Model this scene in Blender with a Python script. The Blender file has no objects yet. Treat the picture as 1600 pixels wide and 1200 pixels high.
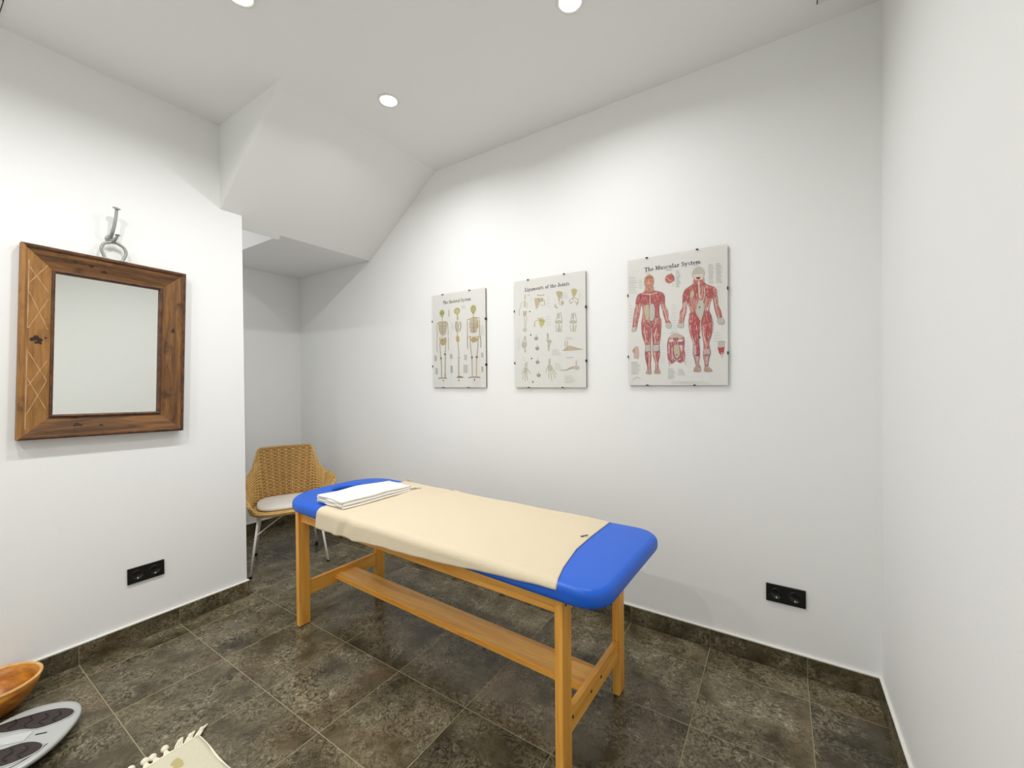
import bpy, bmesh, math, random
from mathutils import Vector, Matrix
random.seed(7)
scene = bpy.context.scene
COL = scene.collection
PI = math.pi

# ------------------------------------------------------------------ camera, world, exposure
CAM_H = 1.333
cam_data = bpy.data.cameras.new('camera')
cam = bpy.data.objects.new('camera', cam_data)
COL.objects.link(cam)
F = Vector((-0.54497281, 0.83840988, -0.00857369))
R = Vector((0.83845021, 0.54491244, -0.00846678))
U = Vector((0.00242672, 0.01180277, 0.9999274))
M = Matrix((R, U, -F)).transposed().to_4x4()
M.translation = Vector((0, 0, CAM_H))
cam.matrix_world = M
cam_data.sensor_width = 36
cam_data.lens = 14.5005
cam_data.clip_start = 0.01
scene.camera = cam

world = bpy.data.worlds.new('world')
scene.world = world
world.use_nodes = True
world.node_tree.nodes['Background'].inputs[0].default_value = (0.9, 0.93, 1.0, 1)
world.node_tree.nodes['Background'].inputs[1].default_value = 0.02

vs = scene.view_settings
vs.view_transform = 'Standard'
vs.look = 'None'
vs.gamma = 1
vs.use_curve_mapping = False
vs.exposure = 0.22
LAMP_WATTS = 8.2
LAMP_DIM = [0.80, 1.0, 0.74, 1.0, 1.0, 1.0]      # the two by the chart wall burn a little lower
LAMP_SPOTS = [(-1.79, 1.54), (-1.79, 0.80), (-0.711, 1.55), (-1.79, 0.05), (-0.95, -0.70), (-1.79, -0.70)]  # the last three are unseen lamps added to fill the room
scene.cycles.use_denoising = True
scene.cycles.max_bounces = 8
scene.cycles.diffuse_bounces = 6
scene.cycles.adaptive_threshold = 0.02
scene.cycles.transparent_max_bounces = 12

# ------------------------------------------------------------------ room measures (metres)
XA = -2.804      # face of the wall with the mirror
XR = 0.350       # face of the wall on the right
YB = 2.2433      # face of the wall with the posters
YF = -1.40       # wall behind the camera
XE = -3.915      # end wall of the alcove
ZC = 2.868       # ceiling
YA = 1.247       # end of the mirror wall
SK = 0.095       # skirting height
TILE, TX, TY = 0.39323, -1.86764, 1.29228

# ------------------------------------------------------------------ helpers
def link(o, parent=None):
    COL.objects.link(o)
    if parent is not None:
        o.parent = parent
    return o

def new_mesh(name, verts, faces, mats, parent=None, smooth=False, fmats=None):
    me = bpy.data.meshes.new(name)
    me.from_pydata([tuple(v) for v in verts], [], faces)
    for m in (mats if isinstance(mats, (list, tuple)) else [mats]):
        me.materials.append(m)
    if fmats:
        for p, k in zip(me.polygons, fmats):
            p.material_index = k
    if smooth:
        for p in me.polygons:
            p.use_smooth = True
    me.update()
    return link(bpy.data.objects.new(name, me), parent)

def bm_obj(name, bm, mats, parent=None, smooth=False):
    bmesh.ops.recalc_face_normals(bm, faces=bm.faces)
    me = bpy.data.meshes.new(name)
    bm.to_mesh(me)
    bm.free()
    for m in (mats if isinstance(mats, (list, tuple)) else [mats]):
        me.materials.append(m)
    if smooth:
        for p in me.polygons:
            p.use_smooth = True
    return link(bpy.data.objects.new(name, me), parent)

def add_box(bm, lo, hi, bevel=0.0, seg=2):
    ret = bmesh.ops.create_cube(bm, size=1.0)
    vs_ = ret['verts']
    c = [(lo[i] + hi[i]) / 2 for i in range(3)]
    s = [hi[i] - lo[i] for i in range(3)]
    for v in vs_:
        v.co = Vector((c[0] + v.co.x * s[0], c[1] + v.co.y * s[1], c[2] + v.co.z * s[2]))
    if bevel:
        es = list({e for v in vs_ for e in v.link_edges})
        bmesh.ops.bevel(bm, geom=es, offset=bevel, segments=seg, affect='EDGES', profile=0.6)

def box_obj(name, lo, hi, mat, parent=None, bevel=0.0, seg=2):
    bm = bmesh.new()
    add_box(bm, lo, hi, bevel, seg)
    return bm_obj(name, bm, mat, parent)

def tube_data(pts, rad, sides=8, closed=False, cap=True, up=Vector((0, 0, 1))):
    pts = [Vector(p) for p in pts]
    n = len(pts)
    rads = rad if isinstance(rad, (list, tuple)) else [rad] * n
    V, Fc = [], []
    prev = None
    for i, p in enumerate(pts):
        a = pts[(i - 1) % n] if (closed or i > 0) else p
        b = pts[(i + 1) % n] if (closed or i < n - 1) else p
        t = (b - a).normalized()
        if prev is None:
            ref = up if abs(t.dot(up)) < 0.95 else Vector((1, 0, 0))
            nx = t.cross(ref).normalized()
        else:
            nx = (prev - t * prev.dot(t)).normalized()
        prev = nx
        ny = t.cross(nx)
        for k in range(sides):
            an = 2 * PI * k / sides
            V.append(p + (nx * math.cos(an) + ny * math.sin(an)) * rads[i])
    rings = n if closed else n - 1
    for i in range(rings):
        for k in range(sides):
            a = i * sides + k
            b = i * sides + (k + 1) % sides
            c = ((i + 1) % n) * sides + (k + 1) % sides
            d = ((i + 1) % n) * sides + k
            Fc.append((a, d, c, b))
    if cap and not closed:
        Fc.append(tuple(range(sides)))
        Fc.append(tuple((n - 1) * sides + k for k in reversed(range(sides))))
    return V, Fc

def tubes_obj(name, specs, mat, parent=None, sides=8):
    V, Fc = [], []
    for sp in specs:
        v, f = tube_data(sp[0], sp[1], sides, *(sp[2:] if len(sp) > 2 else ()))
        o = len(V)
        V += v
        Fc += [tuple(i + o for i in q) for q in f]
    return new_mesh(name, V, Fc, mat, parent, smooth=True)

def lathe_data(profile, seg=32, axis='z'):
    V, Fc = [], []
    n = len(profile)
    for k in range(seg):
        an = 2 * PI * k / seg
        for r, h in profile:
            if axis == 'z':
                V.append((r * math.cos(an), r * math.sin(an), h))
            else:                       # axis y : out of a wall
                V.append((r * math.cos(an), -h, r * math.sin(an)))
    for k in range(seg):
        for i in range(n - 1):
            a = k * n + i
            b = ((k + 1) % seg) * n + i
            Fc.append((a, b, b + 1, a + 1))
    return V, Fc

def lathe_obj(name, profile, mat, parent=None, seg=32, axis='z', loc=(0, 0, 0), smooth=True):
    V, Fc = lathe_data(profile, seg, axis)
    o = new_mesh(name, V, Fc, mat, parent, smooth)
    o.location = loc
    return o

def empty(name, loc=(0, 0, 0), rot=(0, 0, 0)):
    o = bpy.data.objects.new(name, None)
    o.empty_display_size = 0.05
    o.location = loc
    o.rotation_euler = rot
    return link(o)

def tag(o, label, cat, group=None):
    o['label'] = label
    o['category'] = cat
    if group:
        o['group'] = group
    return o

def struct(o, label=None):
    o['kind'] = 'structure'
    if label:
        o['label'] = label
    return o

def catmull(P, n):
    P = [Vector(p) for p in P]
    out = []
    for i in range(len(P) - 1):
        p0 = P[max(i - 1, 0)]
        p1, p2 = P[i], P[i + 1]
        p3 = P[min(i + 2, len(P) - 1)]
        for k in range(n):
            t = k / n
            out.append(0.5 * ((2 * p1) + (p2 - p0) * t + (2 * p0 - 5 * p1 + 4 * p2 - p3) * t * t + (3 * p1 - p0 - 3 * p2 + p3) * t ** 3))
    out.append(P[-1])
    return out

def interp(x, xs, ys):
    if x <= xs[0]:
        return ys[0]
    for a, b, c, d in zip(xs, xs[1:], ys, ys[1:]):
        if x <= b:
            t = (x - a) / (b - a)
            return c + (d - c) * t
    return ys[-1]

def smooth01(t):
    t = max(0.0, min(1.0, t))
    return t * t * (3 - 2 * t)

# ------------------------------------------------------------------ materials
def srgb(r, g, b):
    f = lambda c: (c / 255 / 12.92) if c / 255 <= 0.04045 else ((c / 255 + 0.055) / 1.055) ** 2.4
    return (f(r), f(g), f(b), 1)

def base_mat(name):
    m = bpy.data.materials.new(name)
    m.use_nodes = True
    nt = m.node_tree
    return m, nt, nt.nodes['Principled BSDF']

def plain(name, col, rough=0.5, metal=0.0, noise=0.04, scale=40, bump=0.0, coat=0.0, spec=0.5):
    m, nt, b = base_mat(name)
    tc = nt.nodes.new('ShaderNodeTexCoord')
    nz = nt.nodes.new('ShaderNodeTexNoise')
    nz.inputs['Scale'].default_value = scale
    nz.inputs['Detail'].default_value = 3
    nt.links.new(tc.outputs['Object'], nz.inputs['Vector'])
    mx = nt.nodes.new('ShaderNodeMix')
    mx.data_type = 'RGBA'
    mx.inputs[6].default_value = tuple(c * (1 - noise) for c in col[:3]) + (1,)
    mx.inputs[7].default_value = tuple(min(1, c * (1 + noise)) for c in col[:3]) + (1,)
    nt.links.new(nz.outputs['Fac'], mx.inputs[0])
    nt.links.new(mx.outputs[2], b.inputs['Base Color'])
    b.inputs['Roughness'].default_value = rough
    b.inputs['Metallic'].default_value = metal
    b.inputs['Coat Weight'].default_value = coat
    b.inputs['Specular IOR Level'].default_value = spec
    if bump:
        bp_ = nt.nodes.new('ShaderNodeBump')
        bp_.inputs['Strength'].default_value = bump
        bp_.inputs['Distance'].default_value = 0.002
        nt.links.new(nz.outputs['Fac'], bp_.inputs['Height'])
        nt.links.new(bp_.outputs['Normal'], b.inputs['Normal'])
    return m

def wood(name, dark, light, scale=(3, 30, 30), rough=0.4, stain=None, stain_amt=0.0, bump=0.1, stain_scale=9):
    m, nt, b = base_mat(name)
    N = nt.nodes.new
    tc = N('ShaderNodeTexCoord')
    mp = N('ShaderNodeMapping')
    mp.inputs['Scale'].default_value = scale
    nt.links.new(tc.outputs['Object'], mp.inputs['Vector'])
    nz = N('ShaderNodeTexNoise')
    nz.inputs['Scale'].default_value = 1.0
    nz.inputs['Detail'].default_value = 6
    nz.inputs['Roughness'].default_value = 0.65
    nz.inputs['Distortion'].default_value = 0.6
    nt.links.new(mp.outputs['Vector'], nz.inputs['Vector'])
    cr = N('ShaderNodeValToRGB')
    cr.color_ramp.elements[0].position = 0.37
    cr.color_ramp.elements[0].color = dark
    cr.color_ramp.elements[1].position = 0.63
    cr.color_ramp.elements[1].color = light
    nt.links.new(nz.outputs['Fac'], cr.inputs['Fac'])
    out = cr.outputs['Color']
    if stain:
        n2 = N('ShaderNodeTexNoise')
        n2.inputs['Scale'].default_value = stain_scale
        n2.inputs['Detail'].default_value = 5
        nt.links.new(tc.outputs['Object'], n2.inputs['Vector'])
        c2 = N('ShaderNodeValToRGB')
        c2.color_ramp.elements[0].position = 0.58
        c2.color_ramp.elements[0].color = (0, 0, 0, 1)
        c2.color_ramp.elements[1].position = 0.75
        c2.color_ramp.elements[1].color = (stain_amt,) * 3 + (1,)
        nt.links.new(n2.outputs['Fac'], c2.inputs['Fac'])
        mx = N('ShaderNodeMix')
        mx.data_type = 'RGBA'
        nt.links.new(c2.outputs['Color'], mx.inputs[0])
        nt.links.new(out, mx.inputs[6])
        mx.inputs[7].default_value = stain
        out = mx.outputs[2]
    nt.links.new(out, b.inputs['Base Color'])
    b.inputs['Roughness'].default_value = rough
    bp_ = N('ShaderNodeBump')
    bp_.inputs['Strength'].default_value = bump
    bp_.inputs['Distance'].default_value = 0.001
    nt.links.new(nz.outputs['Fac'], bp_.inputs['Height'])
    nt.links.new(bp_.outputs['Normal'], b.inputs['Normal'])
    return m

def stone(name):
    """brown shelly limestone: cloudy ground, worm-like pale shell marks, dark pockets"""
    m, nt, b = base_mat(name)
    N, L = nt.nodes.new, nt.links.new
    tc, oi = N('ShaderNodeTexCoord'), N('ShaderNodeObjectInfo')
    ad, ml = N('ShaderNodeVectorMath'), N('ShaderNodeVectorMath')
    ad.operation, ml.operation = 'ADD', 'SCALE'
    ml.inputs[0].default_value = (37.0, 21.0, 13.0)
    L(oi.outputs['Random'], ml.inputs['Scale'])
    L(tc.outputs['Object'], ad.inputs[0])
    L(ml.outputs[0], ad.inputs[1])
    def noise(scale, detail, rough, dist):
        n = N('ShaderNodeTexNoise')
        n.inputs['Scale'].default_value = scale
        n.inputs['Detail'].default_value = detail
        n.inputs['Roughness'].default_value = rough
        n.inputs['Distortion'].default_value = dist
        L(ad.outputs[0], n.inputs['Vector'])
        return n
    def ramp(src, *stops):
        c = N('ShaderNodeValToRGB')
        e = c.color_ramp.elements
        e[0].position, e[0].color = stops[0]
        e[1].position, e[1].color = stops[-1]
        for p_, col in stops[1:-1]:
            k = e.new(p_)
            k.color = col
        L(src, c.inputs['Fac'])
        return c
    g = lambda v: (v, v, v, 1)
    n1 = noise(4.5, 7, 0.66, 0.7)
    cr = ramp(n1.outputs['Fac'], (0.30, STONE_DARK), (0.5, STONE_MID), (0.70, STONE_LIGHT))
    n2 = noise(30.0, 3, 0.5, 2.6)
    c2 = ramp(n2.outputs['Fac'], (0.44, g(0)), (0.50, g(0.75)), (0.56, g(0.1)), (0.66, g(1)))
    n3 = noise(6.0, 4, 0.6, 0.4)
    c3 = ramp(n3.outputs['Fac'], (0.38, g(0.06)), (0.62, g(0.80)))
    mu = N('ShaderNodeMath')
    mu.operation = 'MULTIPLY'
    L(c2.outputs['Color'], mu.inputs[0])
    L(c3.outputs['Color'], mu.inputs[1])
    mx = N('ShaderNodeMix')
    mx.data_type = 'RGBA'
    L(mu.outputs[0], mx.inputs[0])
    L(cr.outputs['Color'], mx.inputs[6])
    mx.inputs[7].default_value = STONE_FLECK
    n4 = noise(22.0, 4, 0.6, 1.8)
    c4 = ramp(n4.outputs['Fac'], (0.34, g(0.55)), (0.46, g(0)))
    m2 = N('ShaderNodeMix')
    m2.data_type = 'RGBA'
    L(c4.outputs['Color'], m2.inputs[0])
    L(mx.outputs[2], m2.inputs[6])
    m2.inputs[7].default_value = STONE_DARK
    n5 = noise(3.0, 2, 0.5, 0.3)
    c5 = ramp(n5.outputs['Fac'], (0.52, g(0)), (0.75, g(0.5)))
    m3 = N('ShaderNodeMix')
    m3.data_type = 'RGBA'
    L(c5.outputs['Color'], m3.inputs[0])
    L(m2.outputs[2], m3.inputs[6])
    m3.inputs[7].default_value = STONE_WARM
    hs = N('ShaderNodeHueSaturation')
    mr = N('ShaderNodeMapRange')
    mr.inputs[3].default_value, mr.inputs[4].default_value = 0.85, 1.2
    L(oi.outputs['Random'], mr.inputs[0])
    L(mr.outputs[0], hs.inputs['Value'])
    L(m3.outputs[2], hs.inputs['Color'])
    L(hs.outputs['Color'], b.inputs['Base Color'])
    rr = N('ShaderNodeMapRange')
    rr.inputs[3].default_value, rr.inputs[4].default_value = 0.16, 0.34
    L(n3.outputs['Fac'], rr.inputs[0])
    L(rr.outputs[0], b.inputs['Roughness'])
    b.inputs['Specular IOR Level'].default_value = 0.36
    bp_ = N('ShaderNodeBump')
    bp_.inputs['Strength'].default_value = 0.12
    bp_.inputs['Distance'].default_value = 0.001
    L(n1.outputs['Fac'], bp_.inputs['Height'])
    L(bp_.outputs['Normal'], b.inputs['Normal'])
    return m

STONE_DARK, STONE_MID, STONE_LIGHT, STONE_FLECK, STONE_WARM = (0.028, 0.021, 0.0095, 1), (0.082, 0.066, 0.035, 1), (0.150, 0.126, 0.075, 1), (0.42, 0.37, 0.25, 1), (0.100, 0.058, 0.025, 1)
M_WALL = plain('white_wall_paint', (0.875, 0.88, 0.872, 1), 0.75, noise=0.012, scale=160, bump=0.12, spec=0.25)
M_CEIL = plain('white_ceiling_paint', (0.88, 0.885, 0.878, 1), 0.85, noise=0.01, scale=120, bump=0.08, spec=0.2)
M_STONE = stone('brown_limestone')
M_GROUT = plain('pale_grout', srgb(150, 138, 110), 0.85, noise=0.1, scale=60)
M_CAULK = plain('white_caulk', srgb(236, 234, 226), 0.5)
BEECH = (srgb(224, 150, 54), srgb(246, 186, 86))
M_BEECH = wood('beech_wood', *BEECH, (2.2, 26, 26), 0.38, bump=0.05)
M_BEECH_V = wood('beech_wood_upright', *BEECH, (26, 26, 2.2), 0.38, bump=0.05)
M_BEECH_Y = wood('beech_wood_crosswise', *BEECH, (26, 2.2, 26), 0.38, bump=0.05)
M_BLUE = plain('blue_vinyl', srgb(16, 92, 204), 0.40, noise=0.03, scale=300, bump=0.04, spec=0.45)
M_SHEET = plain('cream_terry', srgb(216, 202, 176), 0.95, noise=0.035, scale=220, bump=0.5, spec=0.1)
M_TOWEL = plain('white_cotton', srgb(236, 234, 228), 0.95, noise=0.03, scale=260, bump=0.4, spec=0.1)
M_CANE = plain('cane', srgb(206, 168, 102), 0.55, noise=0.30, scale=28, bump=0.2)
M_CANE2 = plain('cane_dark', srgb(160, 118, 62), 0.6, noise=0.25, scale=28, bump=0.2)
M_CUSHION = plain('cushion_linen', srgb(222, 216, 208), 0.9, noise=0.03, scale=200, bump=0.3, spec=0.1)
M_WHITE_METAL = plain('white_enamel', srgb(246, 244, 238), 0.35)
M_RUBBER = plain('black_rubber', srgb(20, 20, 20), 0.7)
M_BLACK = plain('black_plastic', srgb(16, 17, 16), 0.28, spec=0.5)
M_STEEL = plain('brushed_steel', (0.62, 0.62, 0.60, 1), 0.32, metal=1.0, noise=0.05)
M_HOOK = plain('grey_cast_metal', srgb(158, 160, 154), 0.38, metal=0.35, noise=0.06)
M_BRIGHT = plain('bright_contact', (0.9, 0.9, 0.9, 1), 0.4, metal=0.4)
M_BOLT = plain('dark_bolt', (0.06, 0.05, 0.045, 1), 0.4, metal=0.9)
M_MIRROR = plain('mirror_silver', (0.90, 0.92, 0.885, 1), 0.015, metal=1.0, noise=0.0)
M_FRAME = wood('old_frame_wood', srgb(78, 48, 20), srgb(136, 92, 44), (44, 44, 4), 0.65, srgb(44, 26, 14), 0.9, 0.4, 14)
M_FRAME_H = wood('old_frame_wood_across', srgb(72, 44, 18), srgb(128, 86, 42), (4, 44, 44), 0.65, srgb(42, 24, 14), 0.95, 0.4, 12)
M_FRAME_L = wood('worn_lamplit_wood', srgb(130, 88, 40), srgb(166, 118, 62), (40, 40, 4), 0.65, srgb(78, 48, 22), 0.8, 0.4, 11)  # worn wood; lamp light on the left bevel mostly painted into the colour
M_FRAME_EDGE = wood('dark_lip_wood', srgb(60, 34, 16), srgb(104, 64, 32), (24, 24, 24), 0.55, bump=0.2)
M_SCRATCH = plain('chalky_paint', srgb(190, 156, 112), 0.8)
M_BOWL = wood('carved_bowl_wood', srgb(150, 82, 14), srgb(206, 136, 36), (9, 9, 26), 0.38, srgb(104, 44, 8), 0.6, 0.15, 10)
M_BOWL_RIM = wood('bowl_rim_wood', srgb(206, 150, 78), srgb(232, 184, 116), (12, 12, 12), 0.4)
M_SCALE = plain('silver_plastic', srgb(186, 188, 186), 0.3, metal=0.15, spec=0.5)
M_SCALE_PAD = plain('dark_foot_rubber', srgb(46, 36, 34), 0.5, noise=0.2, scale=60, bump=0.4)
M_SCALE_LENS = plain('clear_grey_window', srgb(196, 198, 196), 0.12)
M_RUG = plain('beige_rug', srgb(208, 202, 178), 0.95, noise=0.06, scale=160, bump=0.6, spec=0.1)
M_RUG_MOTIF = plain('ochre_rug_motif', srgb(186, 172, 122), 0.95, noise=0.08, scale=120, bump=0.5, spec=0.1)
M_FRINGE = plain('cream_fringe', srgb(236, 230, 210), 0.95, noise=0.05, scale=200, spec=0.1)
M_PAPER = plain('chart_paper', srgb(238, 235, 231), 0.6, noise=0.012, scale=30)
M_BOARD = plain('hardboard', srgb(120, 104, 84), 0.8)
M_CLIP = plain('dark_clip', srgb(34, 34, 36), 0.35, metal=0.6)
M_TRIM = plain('white_lamp_trim', srgb(232, 232, 228), 0.4)
M_VENT = plain('white_vent', srgb(226, 226, 218), 0.5)
M_VENT_GAP = plain('vent_shadow_gap', srgb(70, 66, 56), 0.8)

def glass_sheet():
    m = bpy.data.materials.new('thin_glass')
    m.use_nodes = True
    nt = m.node_tree
    nt.nodes.clear()
    o, tr, gl, lw, pw, ma, mx = [nt.nodes.new(k) for k in ('ShaderNodeOutputMaterial', 'ShaderNodeBsdfTransparent', 'ShaderNodeBsdfGlossy', 'ShaderNodeLayerWeight', 'ShaderNodeMath', 'ShaderNodeMath', 'ShaderNodeMixShader')]
    tr.inputs['Color'].default_value = (0.97, 0.975, 0.972, 1)
    gl.inputs['Roughness'].default_value = 0.03
    lw.inputs['Blend'].default_value = 0.5
    pw.operation = 'POWER'
    pw.inputs[1].default_value = 5.0
    ma.operation = 'MULTIPLY_ADD'
    ma.inputs[1].default_value = 0.96
    ma.inputs[2].default_value = 0.035
    nt.links.new(lw.outputs['Facing'], pw.inputs[0])
    nt.links.new(pw.outputs[0], ma.inputs[0])
    nt.links.new(ma.outputs[0], mx.inputs[0])
    nt.links.new(tr.outputs[0], mx.inputs[1])
    nt.links.new(gl.outputs[0], mx.inputs[2])
    nt.links.new(mx.outputs[0], o.inputs['Surface'])
    return m
M_GLASS = glass_sheet()

def lamp_glow():
    m, nt, b = base_mat('lamp_lens_glow')
    b.inputs['Base Color'].default_value = (1, 1, 1, 1)
    b.inputs['Emission Color'].default_value = (1.0, 0.97, 0.90, 1)
    b.inputs['Emission Strength'].default_value = 6.0
    return m
M_GLOW = lamp_glow()

# ------------------------------------------------------------------ structure: walls, ceiling, slope
struct(box_obj('wall_back', (XE - 0.1, YB, 0), (XR + 0.1, YB + 0.1, ZC), M_WALL), 'white plastered wall with the three charts')
struct(box_obj('wall_left', (XA - 0.10, YF, 0), (XA, YA, ZC), M_WALL), 'white plastered wall with the mirror')
struct(box_obj('wall_right', (XR, YF - 0.1, 0), (XR + 0.1, YB, ZC), M_WALL), 'white plastered wall close on the right')
struct(box_obj('wall_front', (XA - 0.1, YF - 0.1, 0), (XR, YF, ZC), M_WALL), 'white wall behind the camera')
struct(box_obj('wall_alcove', (XE - 0.1, 0.10, 0), (XE, YB, ZC), M_WALL), 'white end wall of the alcove behind the chair')
struct(box_obj('wall_passage', (XE - 0.1, 0.0, 0), (XA - 0.1, 0.10, ZC), M_WALL), 'white wall closing the passage behind the mirror wall')
struct(box_obj('ceiling', (XE - 0.1, YF - 0.1, ZC), (XR + 0.1, YB + 0.1, ZC + 0.08), M_CEIL), 'white flat ceiling with recessed lamps')

def prism_y(name, poly, y0, y1, mat):
    n = len(poly)
    V = [(x, y0, z) for x, z in poly] + [(x, y1, z) for x, z in poly]
    Fc = [tuple(range(n)), tuple(reversed(range(n, 2 * n)))]
    Fc += [(i, i + n, (i + 1) % n + n, (i + 1) % n) for i in range(n)]
    bm = bmesh.new()
    bv = [bm.verts.new(v) for v in V]
    for f in Fc:
        bm.faces.new([bv[i] for i in f])
    return bm_obj(name, bm, mat)

Y0, Y1 = 1.130, 1.512
ZALC = 2.335
struct(prism_y('ceiling_slope', [(-2.113, ZC), (-2.884, 2.313), (-2.884, ZC)], Y0, Y1, M_CEIL), 'sloping white soffit under the stairs')
struct(prism_y('ceiling_alcove', [(-2.113, ZC), (-2.853, ZALC), (XE, ZALC), (XE, ZC)], Y1, YB, M_CEIL), 'sloping soffit running down to the low alcove ceiling')

# ------------------------------------------------------------------ floor of stone tiles
floor = struct(box_obj('floor', (XE - 0.1, YF - 0.1, -0.06), (XR + 0.1, YB + 0.1, -0.0008), M_GROUT), 'floor of polished brown stone tiles with pale joints')
GAP = 0.0030
def tile_mesh(w, d):
    bm = bmesh.new()
    add_box(bm, (-w / 2, -d / 2, -0.008), (w / 2, d / 2, 0.0), 0.0009, 1)
    bmesh.ops.recalc_face_normals(bm, faces=bm.faces)
    me = bpy.data.meshes.new('tile')
    bm.to_mesh(me)
    bm.free()
    me.materials.append(M_STONE)
    return me
full_tile = tile_mesh(TILE - GAP, TILE - GAP)
def lay_tiles(x0, x1, y0, y1):
    i0, i1 = math.floor((x0 - TX) / TILE), math.ceil((x1 - TX) / TILE)
    j0, j1 = math.floor((y0 - TY) / TILE), math.ceil((y1 - TY) / TILE)
    for i in range(i0, i1):
        for j in range(j0, j1):
            a, b = max(x0, TX + i * TILE), min(x1, TX + (i + 1) * TILE)
            c, d = max(y0, TY + j * TILE), min(y1, TY + (j + 1) * TILE)
            if b - a < 0.02 or d - c < 0.02:
                continue
            whole = (b - a > TILE - 1e-4) and (d - c > TILE - 1e-4)
            me = full_tile if whole else tile_mesh(b - a - GAP, d - c - GAP)
            o = bpy.data.objects.new('tile', me)
            o.location = ((a + b) / 2, (c + d) / 2, 0)
            link(o, floor)
lay_tiles(XA + 0.001, XR, YF, YB)
lay_tiles(XE, XA + 0.001, 1.247 - 0.35, YB)

# ------------------------------------------------------------------ skirting of the same stone, each length a piece
def skirting(name, p0, p1, joints, out, label):
    """p0,p1: ends along one axis; out: unit vector into the room"""
    root = struct(empty(name, (0, 0, 0)), label)
    ax = 0 if abs(p1[0] - p0[0]) > abs(p1[1] - p0[1]) else 1
    lo, hi = sorted((p0[ax], p1[ax]))
    cuts = [lo] + [c for c in joints if lo + 0.02 < c < hi - 0.02] + [hi]
    for a, b in zip(cuts, cuts[1:]):
        l, h = [0, 0, 0.0], [0, 0, SK - 0.004]
        l[ax], h[ax] = a + 0.001, b - 0.001
        oth = 1 - ax
        base = p0[oth]
        e0, e1 = base, base + out[oth] * 0.011
        l[oth], h[oth] = min(e0, e1), max(e0, e1)
        c = [(l[i] + h[i]) / 2 for i in range(3)]
        o = box_obj('skirting_tile', [l[i] - c[i] for i in range(3)], [h[i] - c[i] for i in range(3)], M_STONE, root, 0.0008, 1)
        o.location = c
    l, h = [0, 0, 0.0], [0, 0, SK - 0.006]
    l[ax], h[ax] = lo + 0.001, hi - 0.001
    e0, e1 = p0[1 - ax], p0[1 - ax] + out[1 - ax] * 0.0102
    l[1 - ax], h[1 - ax] = min(e0, e1), max(e0, e1)
    box_obj('joint_filler', l, h, M_GROUT, root)
    l, h = [0, 0, SK - 0.0035], [0, 0, SK + 0.003]
    l[ax], h[ax] = lo, hi
    e0, e1 = p0[1 - ax], p0[1 - ax] + out[1 - ax] * 0.0105
    l[1 - ax], h[1 - ax] = min(e0, e1), max(e0, e1)
    box_obj('caulk_line', l, h, M_CAULK, root, 0.001, 1)
    return root
jx = [TX + k * TILE for k in range(-8, 8)]
jy = [TY + k * TILE for k in range(-8, 5)]
skirting('baseboard_back', (XE, YB, 0), (XR, YB, 0), jx, (0, -1, 0), 'brown stone skirting under the charts')
skirting('baseboard_left', (XA, YF, 0), (XA, YA + 0.011, 0), jy, (1, 0, 0), 'brown stone skirting under the mirror')
skirting('baseboard_right', (XR, YF, 0), (XR, YB - 0.012, 0), jy, (-1, 0, 0), 'brown stone skirting along the right wall')
skirting('baseboard_alcove', (XE, 0.10, 0), (XE, YB - 0.012, 0), jy, (1, 0, 0), 'brown stone skirting at the alcove end')
skirting('baseboard_wall_end', (XA - 0.10, YA, 0), (XA - 0.0005, YA, 0), [], (0, 1, 0), 'brown stone skirting round the free wall end')

# ------------------------------------------------------------------ recessed ceiling lamps
def downlight(x, y, z, watts, label, group):
    r = empty('ceiling_lamp', (x, y, z))
    tag(r, label, 'ceiling lamp', group)
    lathe_obj('trim_ring', [(0.044, -0.001), (0.047, -0.005), (0.056, -0.004), (0.059, 0.0)], M_TRIM, r, 40)
    lens = lathe_obj('lens', [(0.0001, -0.0015), (0.030, -0.0022), (0.045, -0.0012)], M_GLOW, r, 40)
    ld = bpy.data.lights.new('lamp_light', 'AREA')
    ld.shape = 'DISK'
    ld.size = 0.09
    ld.energy = watts
    ld.color = (1.0, 1.0, 0.992)
    ld.spread = math.radians(158)
    lo = bpy.data.objects.new('lamp_light', ld)
    lo.location = (0, 0, -0.008)
    link(lo, r)
    return r
lamp_labels = ['round recessed lamp in the ceiling beside the sloping soffit, lowest in view',
               'round recessed lamp cut by the upper edge, above the mirror wall',
               'round recessed lamp cut by the upper edge, above the blue table',
               'unseen fill lamp added above the camera on the mirror side',
               'unseen fill lamp added far behind the camera on the right',
               'unseen fill lamp added far behind the camera on the mirror side']
for (lx, ly), dim, ll in zip(LAMP_SPOTS, LAMP_DIM, lamp_labels):
    downlight(lx, ly, ZC, LAMP_WATTS * dim, ll, 'recessed ceiling lamps')
downlight(-3.40, 0.80, ZC, 3.6, 'unseen lamp added in the passage behind the mirror wall', 'recessed ceiling lamps')  # added out of view to brighten the sliver above the alcove

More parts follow.
